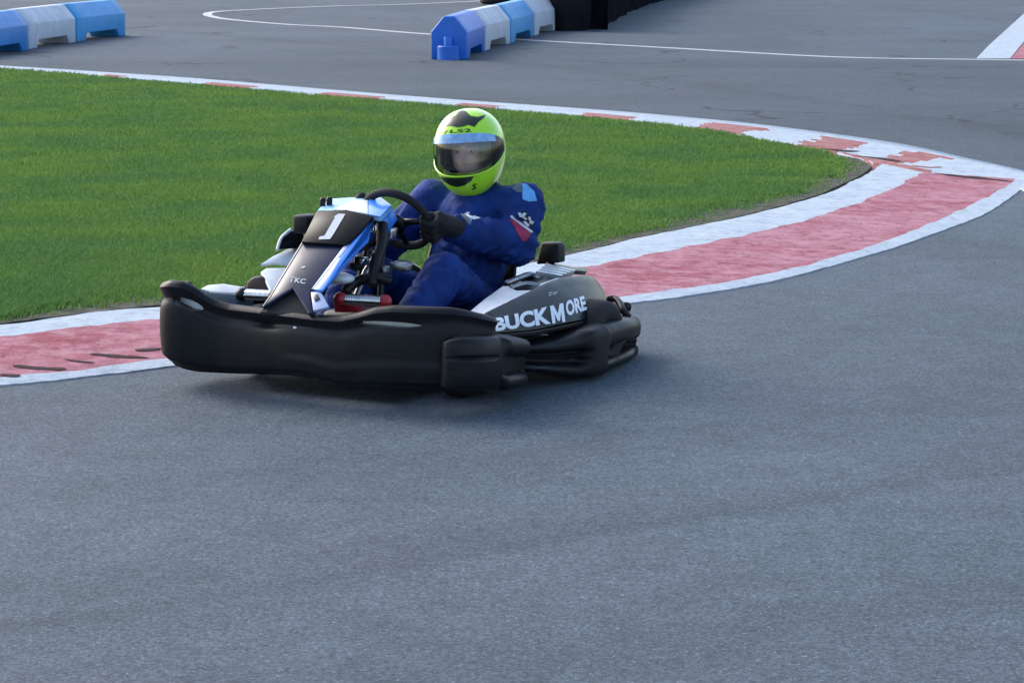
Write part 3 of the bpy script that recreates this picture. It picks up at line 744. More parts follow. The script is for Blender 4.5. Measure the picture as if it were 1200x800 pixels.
def side_off(s, t):
    e = 1 if s < .5 else min(1, hump(s, .5, .5, 3.5) * 1.05)
    front = max(.060 * hump(t, .80, .21, 2.4), .010 * hump(t, .47, .04), .052 * hump(t, .15, .17, 2.4), -.004)
    rear = max(.070 * hump(t, .74, .27, 2.4), .050 * hump(t, .12, .14, 2.4), .004 + .010 * hump(t, .40, .05))
    rib = .074 * hump(t, .5, .53, 5)
    k = sstep(.38, .43, s); base = front * (1 - k) + rear * k
    r_ = max(sstep(.31, .345, s) * (1 - sstep(.43, .465, s)), sstep(.83, .855, s) * (1 - sstep(.88, .905, s)) * .75)
    return e * (base * (1 - r_) + max(rib, base) * r_) - .02 * (1 - e)
en_plan = [(512, 425, .53), (522, 425, .585), (545, 425, .640), (572, 425, .660), (594, 425, .652), (604, 424, .615), (608, 424, .565)]
sd_plan = [(.72, .50), (.67, .555), (.554, .605), (.436, .64), (.345, .664), (.17, .655), (-.04, .628), (-.19, .585), (-.26, .53), (-.285, .44)]
for sg in (1, -1):
    for nm, pl, tx, ty, bx, by, of, sh in (('bumper_end', en_plan, E_TX, E_TY, E_BX, E_BY, end_off, (.22, .20)), ('side_bumper', sd_plan, S_TX, S_TY, S_BX, S_BY, side_off, (0, .15))):
        P2 = [(p.x, p.y) for p in KY(pl)] if len(pl[0]) == 3 else pl
        ee = (lambda q: min(1, hump(q, .5, .5, 4) * 1.05)) if nm == 'bumper_end' else (lambda q: 1 if q < .5 else min(1, hump(q, .5, .5, 4) * 1.05))
        ob = shell(nm, P2, lambda q, X, Y: zfrom(X, Y, tx, ty, .22) - .03 * (1 - ee(q)), lambda q, X, Y: max(.015, zfrom(X, Y, bx, by, .05)) + .03 * (1 - ee(q)), of, 'black_plastic', kart, .05, 150, 64, sg < 0)
        if sg < 0:
            for v in ob.data.vertices: v.co.x -= sh[0]; v.co.y += sh[1]
bm = bmesh.new()
for z_ in (.10, .20): add_tube(bm, smooth_pts([(-.29, .55, z_), (-.34, .4, z_), (-.36, 0, z_), (-.34, -.4, z_), (-.29, -.55, z_)], 8), .022)
from_bm('rear_bumper', bm, kart, 'black_plastic')

# --- side pods
def side_pod(sgn):
    # left pod traced from the photograph; the right one is its mirror image
    mp = (lambda p: Vector((p.x, p.y * sgn, p.z)))
    n = 26; topc = [(572.5, 367.5, .56), (600, 354, .55), (628.5, 340, .53), (646, 331.5, .51), (662, 326.5, .49), (680, 324, .47), (694, 324.5, .44), (702, 332, .43)]
    botc = [(580.6, 390, .63), (605, 388, .635), (629, 385.5, .64), (650, 381, .645), (668, 377, .645), (683, 374, .635), (697, 370, .61), (709, 362, .56)]
    A = smooth_pts([K(x, y, 'y', v) for x, y, v in topc], 5); B = smooth_pts([K(x, y, 'y', v) for x, y, v in botc], 5)
    rows = 9; vs, fs = [], []
    for a, b in zip(A, B):
        for k in range(rows):
            t = k / (rows - 1); p = b.lerp(a, t); p = p + Vector((0, .018 * math.sin(math.pi * t), 0)); vs.append(p)
        vs.append(a + Vector((.0, -.012, .003))); vs.append(a + Vector((0, -.03, -.012))); vs.append(b + Vector((0, -.05, -.005)))
    w = rows + 3; N_ = len(A)
    for i in range(N_ - 1):
        for k in range(w): fs.append((i * w + k, i * w + (k + 1) % w, (i + 1) * w + (k + 1) % w, (i + 1) * w + k))
    fs.append(tuple(range(w))); fs.append(tuple((N_ - 1) * w + k for k in range(w)))
    bm = bmesh.new(); v_ = [bm.verts.new(mp(p)) for p in vs]
    for f in fs: bm.faces.new([v_[i] for i in f])
    pod = from_bm('side_pod', bm, kart, 'black_gloss'); sharp(pod, 50)
    # white deck on top of the pod
    dk = [K(550.6, 364.5, 'y', .44), K(572, 367.3, 'y', .55), K(600, 353.8, 'y', .54), K(628.5, 339.8, 'y', .52), K(604, 340, 'y', .44), K(597, 334.5, 'y', .40), K(588.7, 335.3, 'y', .38), K(568, 350, 'y', .41)]
    plate('deck_panel', [mp(p) for p in dk], 'kart_white', pod, .012, (0, 0, 1), .003)
    # lower tray joining pod and side bumper
    lo = [K(560, 384, 'y', .50), K(582, 391.5, 'y', .63), K(629, 387, 'y', .64), K(683, 376, 'y', .635), K(712, 363, 'y', .56), (-.15, .42, .22), (.75, .36, .2)]
    plate('pod_floor', [mp(Vector(p)) for p in lo], 'black_gloss', pod, .02, (0, 0, 1), .004)
    return pod
pod = side_pod(1); side_pod(-1)
o = text_decal('lettering', 'BUCK', [(580, 388.5), (645.5, 379.5), (642.5, 359), (577.5, 373.5)], pod, 'letter_white', pod, .045)
o['label'] = 'white capital letters on the black side pod'
decal('lettering', [[(647, 379.4), (650.8, 378.8), (649.6, 367.5), (653.4, 376.3), (655.9, 375.9), (657.2, 365.5), (658.6, 377.7), (662.2, 377.1), (659.6, 355.2), (655.4, 356.1), (653.4, 367.5), (648.2, 357.8), (644.2, 358.8)]], pod, 'letter_white', pod, .0016, 3)
text_decal('lettering', 'ORE', [(664, 371), (688, 363), (684, 346.5), (662, 353)], pod, 'letter_white', pod, .042)
decal('lettering', [[(566 + i * 5, 366 - i * 2.2), (570 + i * 5, 364 - i * 2.2), (570.6 + i * 5, 365 - i * 2.2), (566.6 + i * 5, 367.2 - i * 2.2)] for i in (3, 4, 5)], pod, 'patch_white', pod, .0016)
text_decal('lettering', 'Zip', [(642.5, 348.5), (653, 345), (652.5, 340.5), (642, 343.5)], pod, 'patch_white', pod, .0)

# --- nose fairing: front face plane sloping back to the wheel
nN, nC = Vector((.66, 0, .75)).normalized(), 0
pA = K(340, 350, 'y', -.08); nC = nN.dot(pA)
def nf(px, py, back=0.0): return KN(px, py, nN, nC - back)
lower_face = [nf(353, 285), nf(402, 289), nf(365.5, 338), nf(363, 343), nf(366, 366), nf(361, 367), nf(343, 337.5), nf(307, 360), nf(316, 346)]
nose = plate('nose_fairing', lower_face, 'navy_gloss', kart, .02, nN, .004)
num_face = [nf(371, 247, -.012), nf(406, 245.5, -.012), nf(437, 253.6, -.012), nf(424, 270, -.012), nf(406, 287, -.012), nf(353, 283.5, -.012)]
nump = plate('number_panel', num_face, 'black_gloss', nose, .016, nN, .003)
decal('number', [[(397, 250.8), (405, 251.2), (391.5, 274), (387, 280.5), (373.5, 281), (374.5, 277.6), (380.5, 276.5), (393, 254.8), (391, 254.6)]], nump, 'patch_white', nose, .002)
text_decal('lettering', 'TKC', [(338.5, 330.5), (357.5, 332.8), (359, 327.5), (340.5, 324)], nose, 'patch_white', nose, .01)
decal('lettering', [[(353, 313), (357.5, 312), (358, 313.8), (354.5, 314.8)]], nose, 'patch_white', nose, .002)
# blue flanks: left traced, right mirrored about the kart's centre plane
fl = [nf(403, 289.5), nf(437, 256), K(434, 266, 'y', .055), K(431.5, 281, 'y', .08), K(406, 306, 'y', .07), K(390, 326, 'y', .06), K(378, 340, 'y', .055), nf(365, 338.5)]
ed = [nf(402, 289, -.001), nf(409, 284, -.001), nf(372, 331, -.001), nf(365.5, 338, -.001)]
plate('side_stripe', fl, 'kart_blue', nose, .012, (0, 1, .3), .003)
bk = Vector((-.13, .012, -.05))
plate('side_panel', [nf(370.5, 248), nf(353, 284.5), nf(316, 346), nf(307, 359), nf(307, 359) + bk, nf(316, 346) + bk, nf(353, 284.5) + bk, nf(370.5, 248) + bk], 'navy_gloss', nose, .01, (0, -1, .0), .002)
plate('edge_trim', [nf(403, 288, -.006), nf(410, 286, -.006), nf(371, 338.5, -.006), nf(365, 338.2, -.006)], 'lavender', nose, .008, nN, .001)
plate('foot_panel', [nf(364, 342, -.004), nf(376, 341.5, -.004), nf(385.5, 359, -.004), nf(367, 364, -.004)], 'lavender', nose, .012, nN, .002)
plate('foot_panel', [nf(366, 346, -.008), nf(372, 344, -.008), nf(375, 350, -.008), nf(369, 353, -.008)], 'navy_gloss', nose, .006, nN, .001)
# black plate standing in for the shade inside the arched opening
plate('dark_backing', [nf(304, 366, .022), nf(366, 370, .022), nf(351, 330, .022), nf(337, 330, .022)], 'lining', nose, .02, nN, .004)
# cowl over the steering column
def cw(px, py, lift=0): return KN(px, py, Vector((.12, 0, 1)).normalized(), Vector((.12, 0, 1)).normalized().dot(K(406, 246, 'y', -.08)) + lift)
cowl = plate('cowl', [cw(372, 246), cw(385, 233), cw(413, 231), cw(431.5, 233), cw(446, 230.5), cw(459, 240), cw(446, 254), cw(431, 251), cw(406, 247)], 'kart_pale_blue', kart, .02, (0, 0, 1), .004)
plate('white_panel', [cw(391, 245.2, .006), cw(416.5, 233.5, .006), cw(431, 234.6, .006), cw(431, 250, .006), cw(407, 246.2, .006)], 'kart_white', cowl, .006, (0, 0, 1), .001)
plate('blue_panel', [cw(432, 234.4, .006), cw(446, 231.4, .006), cw(458.5, 240.3, .006), cw(446, 253.4, .006), cw(432, 250.3, .006)], 'kart_blue', cowl, .006, (0, 0, 1), .001)
plate('blue_panel', [K(459, 241.5, 'y', .03), K(466, 257, 'y', .045), K(457, 270, 'y', .045), K(449, 279, 'y', .045), K(443, 268, 'y', .035), K(446, 255, 'y', .03)], 'kart_blue', cowl, .012, (0, 1, 0), .002)
bm = bmesh.new()
for (x, y) in ((378, 241), (386, 240)): add_lathe(bm, [(0, .03), (.009, .03), (.012, .02), (.012, -.02)], Matrix.Translation(cw(x, y)), 14)
from_bm('cowl_knob', bm, kart, 'black_plastic')

# --- frame, floor, wheels
bm = bmesh.new()
for s in (1, -1):
    add_tube(bm, smooth_pts([(-.22, .30 * s, .06), (.2, .30 * s, .055), (.7, .26 * s, .055), (1.0, .2 * s - .03, .07), (1.2, .22 * s - .06, .13)], 6), .016)
    add_tube(bm, smooth_pts([(.85, .27 * s, .06), (.8, .45 * s, .07), (.5, .58 * s, .09), (.2, .58 * s, .09), (.1, .3 * s, .07)], 6), .012)
    add_tube(bm, [(.87, .2 * s, .09), (.86, .42 * s - .03, .10)], .016)
    add_tube(bm, smooth_pts([(.92, .12 * s, .06), (.86, .06 * s, .3), (.80, .03 * s, .52)], 6), .013)
for x in (-.2, .25, .75, .98): add_tube(bm, [(x, -.3, .055), (x, .3, .055)], .014)
from_bm('frame', bm, kart, 'frame_black')
box('floor_tray', (.66, -.02, .042), (.92, .66, .006), 'steel', kart, None, .002)  # floor, widened to keep light out from under the kart
box('shade_plate', (.47, 0, .05), (.5, 1.12, .006), 'frame_black', kart, None, .002)  # unseen plate added to block light and darken the ground beneath
bm = bmesh.new(); add_tube(bm, [(.12, -.62, .14), (.12, .62, .14)], .02); from_bm('rear_axle', bm, kart, 'steel')
def wheel(x, y, r, w, steer=0, dz=0):
    s = 1 if y > 0 else -1
    rt = Matrix.Translation((x, y, r + dz)) @ Matrix.Rotation(steer, 4, 'Z') @ Matrix.Rotation(-s * math.pi / 2, 4, 'X')
    bm = bmesh.new(); add_lathe(bm, [(.065, -w / 2 + .01), (.09, -w / 2), (r - .025, -w / 2), (r - .006, -w / 2 + .014), (r, -w / 4), (r, w / 4), (r - .006, w / 2 - .014), (r - .025, w / 2), (.09, w / 2), (.065, w / 2 - .01)], rt, 40)
    t = from_bm('wheel', bm, kart, 'rubber'); sharp(t, 50)
    bm = bmesh.new(); add_lathe(bm, [(.0, -.02), (.025, -.02), (.03, 0.0), (.05, .0), (.064, w / 2 - .014), (.07, w / 2 - .012), (.07, -w / 2 + .012), (.05, -.03), (.0, -.03)], rt, 32)
    rm = from_bm('rim', bm, t, 'steel'); sharp(rm, 40)
for s in (1, -1):
    wheel(.12, .575 * s, .14, .20, 0, .0); wheel(.86, .45 * s - .03, .118, .12, R(-9), -.026)
# --- seat
def seat():
    vs, fs = [], []; prof = [(.62, .09, .10), (.5, .075, .13), (.36, .07, .15), (.22, .07, .165), (.10, .10, .17), (.02, .2, .17), (-.03, .33, .165), (-.06, .45, .15)]
    P = smooth_pts(prof, 5); n = 14
    for p in P:
        hw = p.z + .04; side = .17 if p.y < .12 else .12
        for k in range(n + 1):
            a = (k / n * 2 - 1); e = abs(a) ** 3
            up = side * e
            bx = p.x + (up * .7 if p.y > .2 else up * .25); vs.append((bx, hw * math.copysign(abs(a) ** .8, a), p.y + (up if p.y < .2 else up * .15)))
    w = n + 1
    for i in range(len(P) - 1):
        for k in range(n): fs.append((i * w + k, i * w + k + 1, (i + 1) * w + k + 1, (i + 1) * w + k))
    o = mesh('seat', vs, fs, kart, 'seat_black'); md = o.modifiers.new('s', 'SOLIDIFY'); md.thickness = .014; md.offset = 0; apply_mods(o); o.data.polygons.foreach_set('use_smooth', [True] * len(o.data.polygons))
seat()
# upright pad seen beyond the driver's elbow
plate('back_pad', [K(634, 284, 'x', -.12), K(652, 284.5, 'x', -.12), K(655, 287, 'x', -.12), K(655, 308, 'x', -.12), K(628, 310, 'x', -.12)], 'seat_black', kart, .06, (1, 0, .2), .012)
# --- steering wheel
wc = K(466, 257, 'y', -.005); wax = Vector((-.80, -.02, .60)).normalized()
wu = Vector((0, 1, 0)); wu = (wu - wu.dot(wax) * wax).normalized(); wv = wax.cross(wu)
if wv.z < 0: wv = -wv
RW = .136
sw = tube('steering_wheel', [wc + RW * (math.cos(a) * wu + math.sin(a) * wv) for a in np.linspace(0, 2 * math.pi, 48, endpoint=False)], .0165, 'glove', kart, 12, True)
bm = bmesh.new()
for a in (R(180), R(0), R(-90)): add_tube(bm, [wc - wax * .02, wc + (RW - .005) * (math.cos(a) * wu + math.sin(a) * wv)], [.018, .009])
add_lathe(bm, [(0, .01), (.04, .01), (.045, .0), (.045, -.02), (0, -.02)], Matrix.Translation(wc - wax * .02) @ wax.to_track_quat('Z', 'Y').to_matrix().to_4x4(), 24)
from_bm('hub', bm, sw, 'frame_black')
tube('steering_column', [wc - wax * .02, wc - wax * .3, Vector((1.02, -.05, .1))], .013, 'steel', kart)
# --- pedals, springs, pivots and the clutter of the front end
for s in (1, -1):
    bm = bmesh.new(); add_tube(bm, [(1.12, .12 * s - .03, .06), (1.08, .13 * s - .03, .17), (1.09, .16 * s - .03, .22)], .009); add_tube(bm, [(1.09, .10 * s - .03, .22), (1.09, .2 * s - .03, .22)], .011); from_bm('pedal', bm, kart, 'red_part')
def spring(a, b, mm='red_part'):
    root = tube('spring_damper', [a, b], .012, 'steel', kart); d = b - a
    t = d.normalized(); q = t.orthogonal().normalized(); w = t.cross(q); bm = bmesh.new(); n = 26 * 8
    add_tube(bm, [a + d * (k / n) + .019 * (math.cos(k / 8 * 2 * math.pi) * q + math.sin(k / 8 * 2 * math.pi) * w) for k in range(n + 1)], .0042, 6); from_bm('coil', bm, root, 'chrome')
    for p in (a, b):
        bm = bmesh.new(); bmesh.ops.create_uvsphere(bm, u_segments=18, v_segments=12, radius=.027); bmesh.ops.translate(bm, vec=p, verts=bm.verts); from_bm('end_mount', bm, root, mm)
a_, b_ = K(399, 350.5, 'x', 1.08), K(451, 353.5, 'x', 1.01)
spring(a_, b_); spring(K(284, 345, 'x', 1.10), K(322, 347, 'x', 1.08), 'frame_black')
plate('mount_plate', [K(390, 352, 'x', 1.05), K(402, 357, 'x', 1.05), K(424, 360, 'x', 1.05), K(424, 366, 'x', 1.05), K(392, 366, 'x', 1.05)], 'red_part', kart, .02, (1, 0, 0), .004)
# front tyre guard dome on the far side
dome = [K(286, 345, 'x', 1.0), K(287, 336, 'x', 1.0), K(290, 328, 'x', 1.0), K(297, 324, 'x', 1.0), K(304, 324, 'x', 1.0), K(309, 328, 'x', 1.0), K(313, 336, 'x', 1.0), K(319, 348, 'x', 1.0)]
plate('spindle_guard', dome, 'maroon', kart, .07, (1, 0, 0), .01)
# pale moulding and dark box inside the far front corner
plate('corner_moulding', [K(235, 338, 'x', 1.06), K(243, 334, 'x', 1.0), K(262, 333, 'x', 1.0), K(287, 336, 'x', .98), K(288, 347, 'x', 1.02), K(262, 344, 'x', 1.04), K(248, 343, 'x', 1.05)], 'kart_white', kart, .02, (0, 0, 1), .004)
box('battery_box', K(271, 352, 'x', 1.0), (.12, .13, .07), 'patch_grey', kart)
# chain of small fittings around the column, visible from the driver's left
fit = [(424, 305, 13, 9, 'chrome', .95), (438, 296, 10, 8, 'steel', .92), (452, 318, 9, 12, 'steel', .92), (418, 312, 12, 7, 'frame_black', .97), (470, 312, 22, 9, 'steel', .92), (440, 268, 5, 9, 'chrome', .85), (460, 275, 5, 15, 'chrome', .80)]
for (x, y, w_, h_, m_, X_) in fit:
    c = K(x, y, 'x', X_); box('fitting', c, (.05, w_ / 290, h_ / 290), m_, kart, Matrix.Rotation(random.uniform(-.3, .3), 3, 'X'), .008)
bm = bmesh.new()
add_tube(bm, smooth_pts([K(448, 262, 'x', .86), K(447, 285, 'x', .9), K(440, 310, 'x', .95), K(436, 335, 'x', 1.0)], 6), .022)
add_tube(bm, smooth_pts([K(420, 292, 'x', .97), K(436, 284, 'x', .9), K(455, 284, 'x', .86)], 6), .014)
add_tube(bm, smooth_pts([K(404, 342, 'x', 1.05), K(418, 330, 'x', 1.0), K(440, 325, 'x', .98), K(458, 330, 'x', .95)], 6), .02)
from_bm('column_support', bm, kart, 'frame_black')
bm = bmesh.new(); bmesh.ops.create_uvsphere(bm, u_segments=24, v_segments=14, radius=1); bmesh.ops.scale(bm, vec=(.05, .055, .022), verts=bm.verts); bmesh.ops.translate(bm, vec=K(399, 326, 'x', 1.05), verts=bm.verts)
from_bm('reservoir', bm, kart, 'kart_white')
# fuel tank between the pedals and column
box('fuel_tank', (.88, 0, .17), (.22, .26, .2), 'seat_black', kart, None, .03)
# --- engine behind the left pod: finned head and dark cover
eng = box('engine', K(650, 332, 'y', .38) + Vector((0, 0, -.05)), (.20, .14, .13), 'frame_black', kart, None, .015)
n0 = [K(628, 319, 'y', .40), K(642, 309, 'y', .30), K(676, 317, 'y', .30), K(657, 324, 'y', .40)]
for k in range(4):
    a, b = k / 4 + .03, k / 4 + .19
    q = [n0[0].lerp(n0[1], a), n0[0].lerp(n0[1], b), n0[3].lerp(n0[2], b), n0[3].lerp(n0[2], a)]
    plate('cooling_fin', [p + Vector((0, 0, .004)) for p in q], 'alu_fin', eng, .03, (0, 0, 1), .002)
plate('engine_cover', [K(641, 306, 'y', .27), K(668, 312, 'y', .27), K(689, 313.5, 'y', .22), K(688, 318, 'y', .27), K(676, 317, 'y', .30), K(644, 311, 'y', .30)], 'black_gloss', eng, .02, (0, 0, 1), .003)
bm = bmesh.new()
add_tube(bm, smooth_pts([K(594, 332, 'y', .37), K(606, 327, 'y', .36), K(622, 322, 'y', .37), K(634, 330, 'y', .40)], 6), .013)
add_tube(bm, smooth_pts([K(600, 337, 'y', .42), K(615, 333, 'y', .42), K(628, 335, 'y', .45)], 6), .012)
from_bm('exhaust_pipe', bm, kart, 'steel')
plate('heat_shield', [K(605, 338, 'y', .43), K(612, 327, 'y', .36), K(630, 321, 'y', .37), K(650, 329, 'y', .46), K(628, 339, 'y', .49)], 'black_gloss', kart, .015, (0, 0, 1), .003)
plate('deck_panel', [K(631, 333, 'y', .47), K(652, 325.5, 'y', .45), K(658, 326, 'y', .47), K(634, 337, 'y', .50)], 'alu_fin', kart, .01, (0, 0, 1), .002)
# rear wheel arch: smoky guard and black hoop
def arch(sgn):
    pts = [K(688, 366, 'y', .60), K(687, 352, 'y', .56), K(690, 342, 'y', .52), K(697, 337.5, 'y', .48), K(706, 342, 'y', .46), K(716, 352, 'y', .50), K(716, 362, 'y', .56), K(705, 368, 'y', .60)]
    plate('wheel_arch', [Vector((p.x, p.y * sgn, p.z)) for p in pts], 'lavender', kart, .012, (0, sgn, .6), .004).data.materials[0] = MATS['black_gloss']
    hp = smooth_pts([K(713, 351, 'y', .50), K(720, 350, 'y', .52), K(726, 355, 'y', .56), K(730, 364, 'y', .60), K(737, 371, 'y', .62)], 6)
    bm = bmesh.new(); add_tube(bm, [Vector((p.x, p.y * sgn, p.z)) for p in hp], .014); from_bm('rear_hoop', bm, kart, 'black_plastic')
arch(1); arch(-1)
# far-side bodywork that shows left of the nose: dark pod top with pale edge
plate('far_panel', [K(327, 292, 'y', -.42), K(332, 278, 'y', -.42), K(340, 270, 'y', -.42), K(356, 272, 'y', -.38), K(358, 290, 'y', -.38)], 'black_gloss', kart, .03, (0, 0, 1), .006)
tube('far_edge', smooth_pts([K(325, 293, 'y', -.43), K(330, 279, 'y', -.43), K(341, 269, 'y', -.42)], 6), .007, 'kart_white', kart)
box('far_box', K(360, 262, 'y', -.30), (.1, .07, .07), 'black_plastic', kart, None, .01)
plate('far_panel', [K(305, 310, 'y', -.46), K(320, 300, 'y', -.45), K(338, 291, 'y', -.43), K(353, 290, 'y', -.40), K(345, 310, 'y', -.36), K(322, 308, 'y', -.42)], 'kart_white', kart, .012, (0, 0, 1), .003)
plate('far_panel', [K(306, 318, 'y', -.42), K(312, 314, 'y', -.42), K(345, 313, 'y', -.36), K(319, 344, 'y', -.30)], 'kart_white', kart, .012, (1, 0, .3), .003)

# ================================================================== DRIVER
OFF = Vector((.16, 0, .08))
per = empty('person', M @ Matrix.Translation(OFF), OFF)
tag(per, 'driver in navy racing suit, black gloves and bright yellow full-face helmet', 'person')
shL, shR = K(612, 240, 'x', .10), K(506, 234, 'x', .14)
elL = K(606, 287, 'x', .17); hdL = K(533, 268, 'x', .46)
neck = K(556, 232, 'x', .08); chest = K(556, 262, 'x', .12); hip = Vector((.16, .02, .17))
knL = K(521, 322, 'x', .60); knR = Vector((knL.x + .02, -.16, knL.z - .01))
ankL, ankR = Vector((.97, .16, .13)), Vector((.97, -.17, .13))
hdR = wc + RW * (math.cos(R(168)) * wu + math.sin(R(168)) * wv) + Vector((-.05, 0, 0)); elR = Vector((.22, -.30, .43))
suit = blob('racing_suit', [
    (hip, chest, .155, .16), (chest, neck + Vector((0, 0, -.05)), .16, .11), (neck + Vector((0, 0, -.05)), neck + Vector((.0, 0, .03)), .085, .07),
    (neck + Vector((0, .03, -.06)), shL, .10, .088), (neck + Vector((0, -.03, -.06)), shR, .10, .085),
    (shL, elL, .094, .083), (elL, hdL, .086, .058), (shR, elR, .084, .07), (elR, hdR, .07, .048),
    (hip + Vector((.02, .10, 0)), knL, .115, .085), (knL, ankL, .085, .06), (hip + Vector((.02, -.10, 0)), knR, .115, .085), (knR, ankR, .085, .06)],
    'suit', per, .010, 6, .012)
# collar
tube('collar', [neck + Vector((.0, 0, .03)) + Vector((  .085 * math.cos(a), .085 * math.sin(a), .012 * math.cos(a * 3))) for a in np.linspace(0, 2 * math.pi, 30, endpoint=False)], .024, 'suit', per, 10, True)
# gloves: palm plus five fingers closed round the rim
def glove(ang, frm, sgn):
    c = wc + RW * (math.cos(ang) * wu + math.sin(ang) * wv); tang = (-math.sin(ang) * wu + math.cos(ang) * wv).normalized()
    rad = (math.cos(ang) * wu + math.sin(ang) * wv); caps = []
    wr = frm; palm = c + wax * .035 + rad * .028
    caps += [(wr, palm, .045, .046)]
    for k in range(4):
        s = (k - 1.5) * .026; ln = (.9, 1.0, .95, .8)[k]
        p0 = palm + tang * s * 1.15; p1 = c + rad * .034 + tang * s + wax * .012; p2 = c + rad * .022 - wax * .030 * ln + tang * s; p3 = c - rad * .022 - wax * .022 * ln + tang * s * .95
        caps += [(p0, p1, .0175, .016), (p1, p2, .016, .0145), (p2, p3, .0145, .0125)]
    t0 = palm - rad * .012 + tang * .035 * 1; t1 = c - rad * .022 + tang * .045 + wax * .016; t2 = c - rad * .024 + tang * .056 - wax * .01
    caps += [(t0, t1, .0165, .015), (t1, t2, .015, .012)]
    g = blob('glove', caps, 'glove', per, .0055, 3)
    return g, wr, palm
wrL = K(540, 269, 'x', .43)
aL = R(-14)
gl, wr, palm = glove(aL, wrL, 1); glove(R(168), hdR, -1)
def cuff(a, b, r, m):
    d = (b - a).normalized(); rt = Matrix.Translation(a) @ d.to_track_quat('Z', 'Y').to_matrix().to_4x4(); bm = bmesh.new()
    add_lathe(bm, [(r - .012, -.006), (r, -.004), (r + .003, .008), (r - .001, .02), (r - .012, .022)], rt, 28); return from_bm('cuff', bm, gl, m)
cu = cuff(wrL, palm, .058, 'cuff')
for s, an in ((1, ankL), (-1, ankR)):
    blob('shoe', [(an + Vector((-.03, 0, -.03)), an + Vector((.13, 0, -.045)), .045, .034), (an, an + Vector((.0, 0, -.03)), .055, .048)], 'shoe', per, .009, 4)

# head and helmet
hc = K(551, 177, 'x', .13)
hy = R(15); hp = R(-2); hr = R(5)
HM = Matrix.Translation(hc) @ Matrix.Rotation(hy, 4, 'Z') @ Matrix.Rotation(-hp, 4, 'Y') @ Matrix.Rotation(hr, 4, 'X')
def helmet_r(th, el):
    # th azimuth (0 = front), el elevation; radius of the outer surface
    x, y, z_ = math.cos(el) * math.cos(th), math.cos(el) * math.sin(th), math.sin(el)
    a = .168 if x > 0 else .172; b, c = .140, (.170 if z_ > 0 else .182)
    p = 2.25; r = (abs(x / a) ** p + abs(y / b) ** p + abs(z_ / c) ** p) ** (-1 / p)
    fr = max(0, math.cos(th))
    if el < 0: r *= 1 + .07 * fr ** 2 * sstep(0, -.5, el) * 1 - .05 * (1 - fr) * sstep(0, -.7, el)
    return r
NT, TMAX = 120, R(84)
def e_lo(th): t = abs(th) / TMAX; return R(-25) + R(23) * min(1, t) ** 2.4 if t <= 1 else R(-2)
def e_hi(th): t = abs(th) / TMAX; return R(27) - R(11) * min(1, t) ** 3 if t <= 1 else R(16)
EB = R(-62)
def hpt(th, el, add=0):
    r = helmet_r(th, el) + add; return HM @ Vector((r * math.cos(el) * math.cos(th), r * math.cos(el) * math.sin(th), r * math.sin(el)))
def helm_rows(th):
    lo, hi = e_lo(th), e_hi(th); bot = EB + R(10) * (1 - max(0, math.cos(th))) + R(6) * max(0, -math.cos(th)); rows = []
    rows += [bot + (lo - bot) * k / 14 for k in range(14)]; rows += [lo + (hi - lo) * k / 10 for k in range(10)]; rows += [hi + (R(90) - hi) * k / 18 for k in range(18)]
    return rows
def build_helmet():
    ths = [-math.pi + 2 * math.pi * k / NT for k in range(NT)]; bm = bmesh.new(); G_ = []
    for th in ths: G_.append([bm.verts.new(hpt(th, e)) for e in helm_rows(th)])
    top = bm.verts.new(hpt(0, math.pi / 2)); w = len(G_[0])
    for i in range(NT):
        A, B = G_[i], G_[(i + 1) % NT]; tm = abs(ths[i] + math.pi / NT)
        for k in range(w - 1):
            if 14 <= k < 24 and tm < TMAX: continue
            bm.faces.new((A[k], B[k], B[k + 1], A[k + 1]))
        bm.faces.new((A[-1], B[-1], top))
    o = from_bm('helmet', bm, per, 'helmet_yellow'); md = o.modifiers.new('s', 'SOLIDIFY'); md.thickness = .022; md.offset = -1; apply_mods(o)
    o.data.polygons.foreach_set('use_smooth', [True] * len(o.data.polygons)); sharp(o, 55)
    return o
helm = build_helmet()
def visor_part(name, t0, t1, f0, f1, add, m, nt=60, nk=10):
    bm = bmesh.new(); g = []
    for i in range(nt + 1):
        th = t0 + (t1 - t0) * i / nt; lo, hi = e_lo(th) - R(1.0), e_hi(th) + R(1.0)
        g.append([bm.verts.new(hpt(th, lo + (hi - lo) * (f0 + (f1 - f0) * k / nk), add)) for k in range(nk + 1)])
    for i in range(nt):
        for k in range(nk): bm.faces.new((g[i][k], g[i + 1][k], g[i + 1][k + 1], g[i][k + 1]))
    return from_bm(name, bm, helm, m)
visor_part('visor', -R(48), R(46), 0, 1, .003, 'visor')
visor_part('visor_side', R(46), TMAX + R(3), 0, 1, .003, 'visor_side', 24)
visor_part('visor_side', -TMAX - R(3), -R(48), 0, 1, .003, 'visor_side', 24)
visor_part('sun_strip', -R(66), R(58), .77, 1.0, .0045, 'visor_strip', 60, 4)
def rim_tube(f, add, r, m, a=TMAX):
    pts = []
    for i in range(61):
        th = -a + 2 * a * i / 60; lo, hi = e_lo(th), e_hi(th); pts.append(hpt(th, lo + (hi - lo) * f - R(1.6), add))
    return tube('visor_edge', pts, r, m, helm, 8)
rim_tube(0, .003, .0035, 'helmet_yellow')
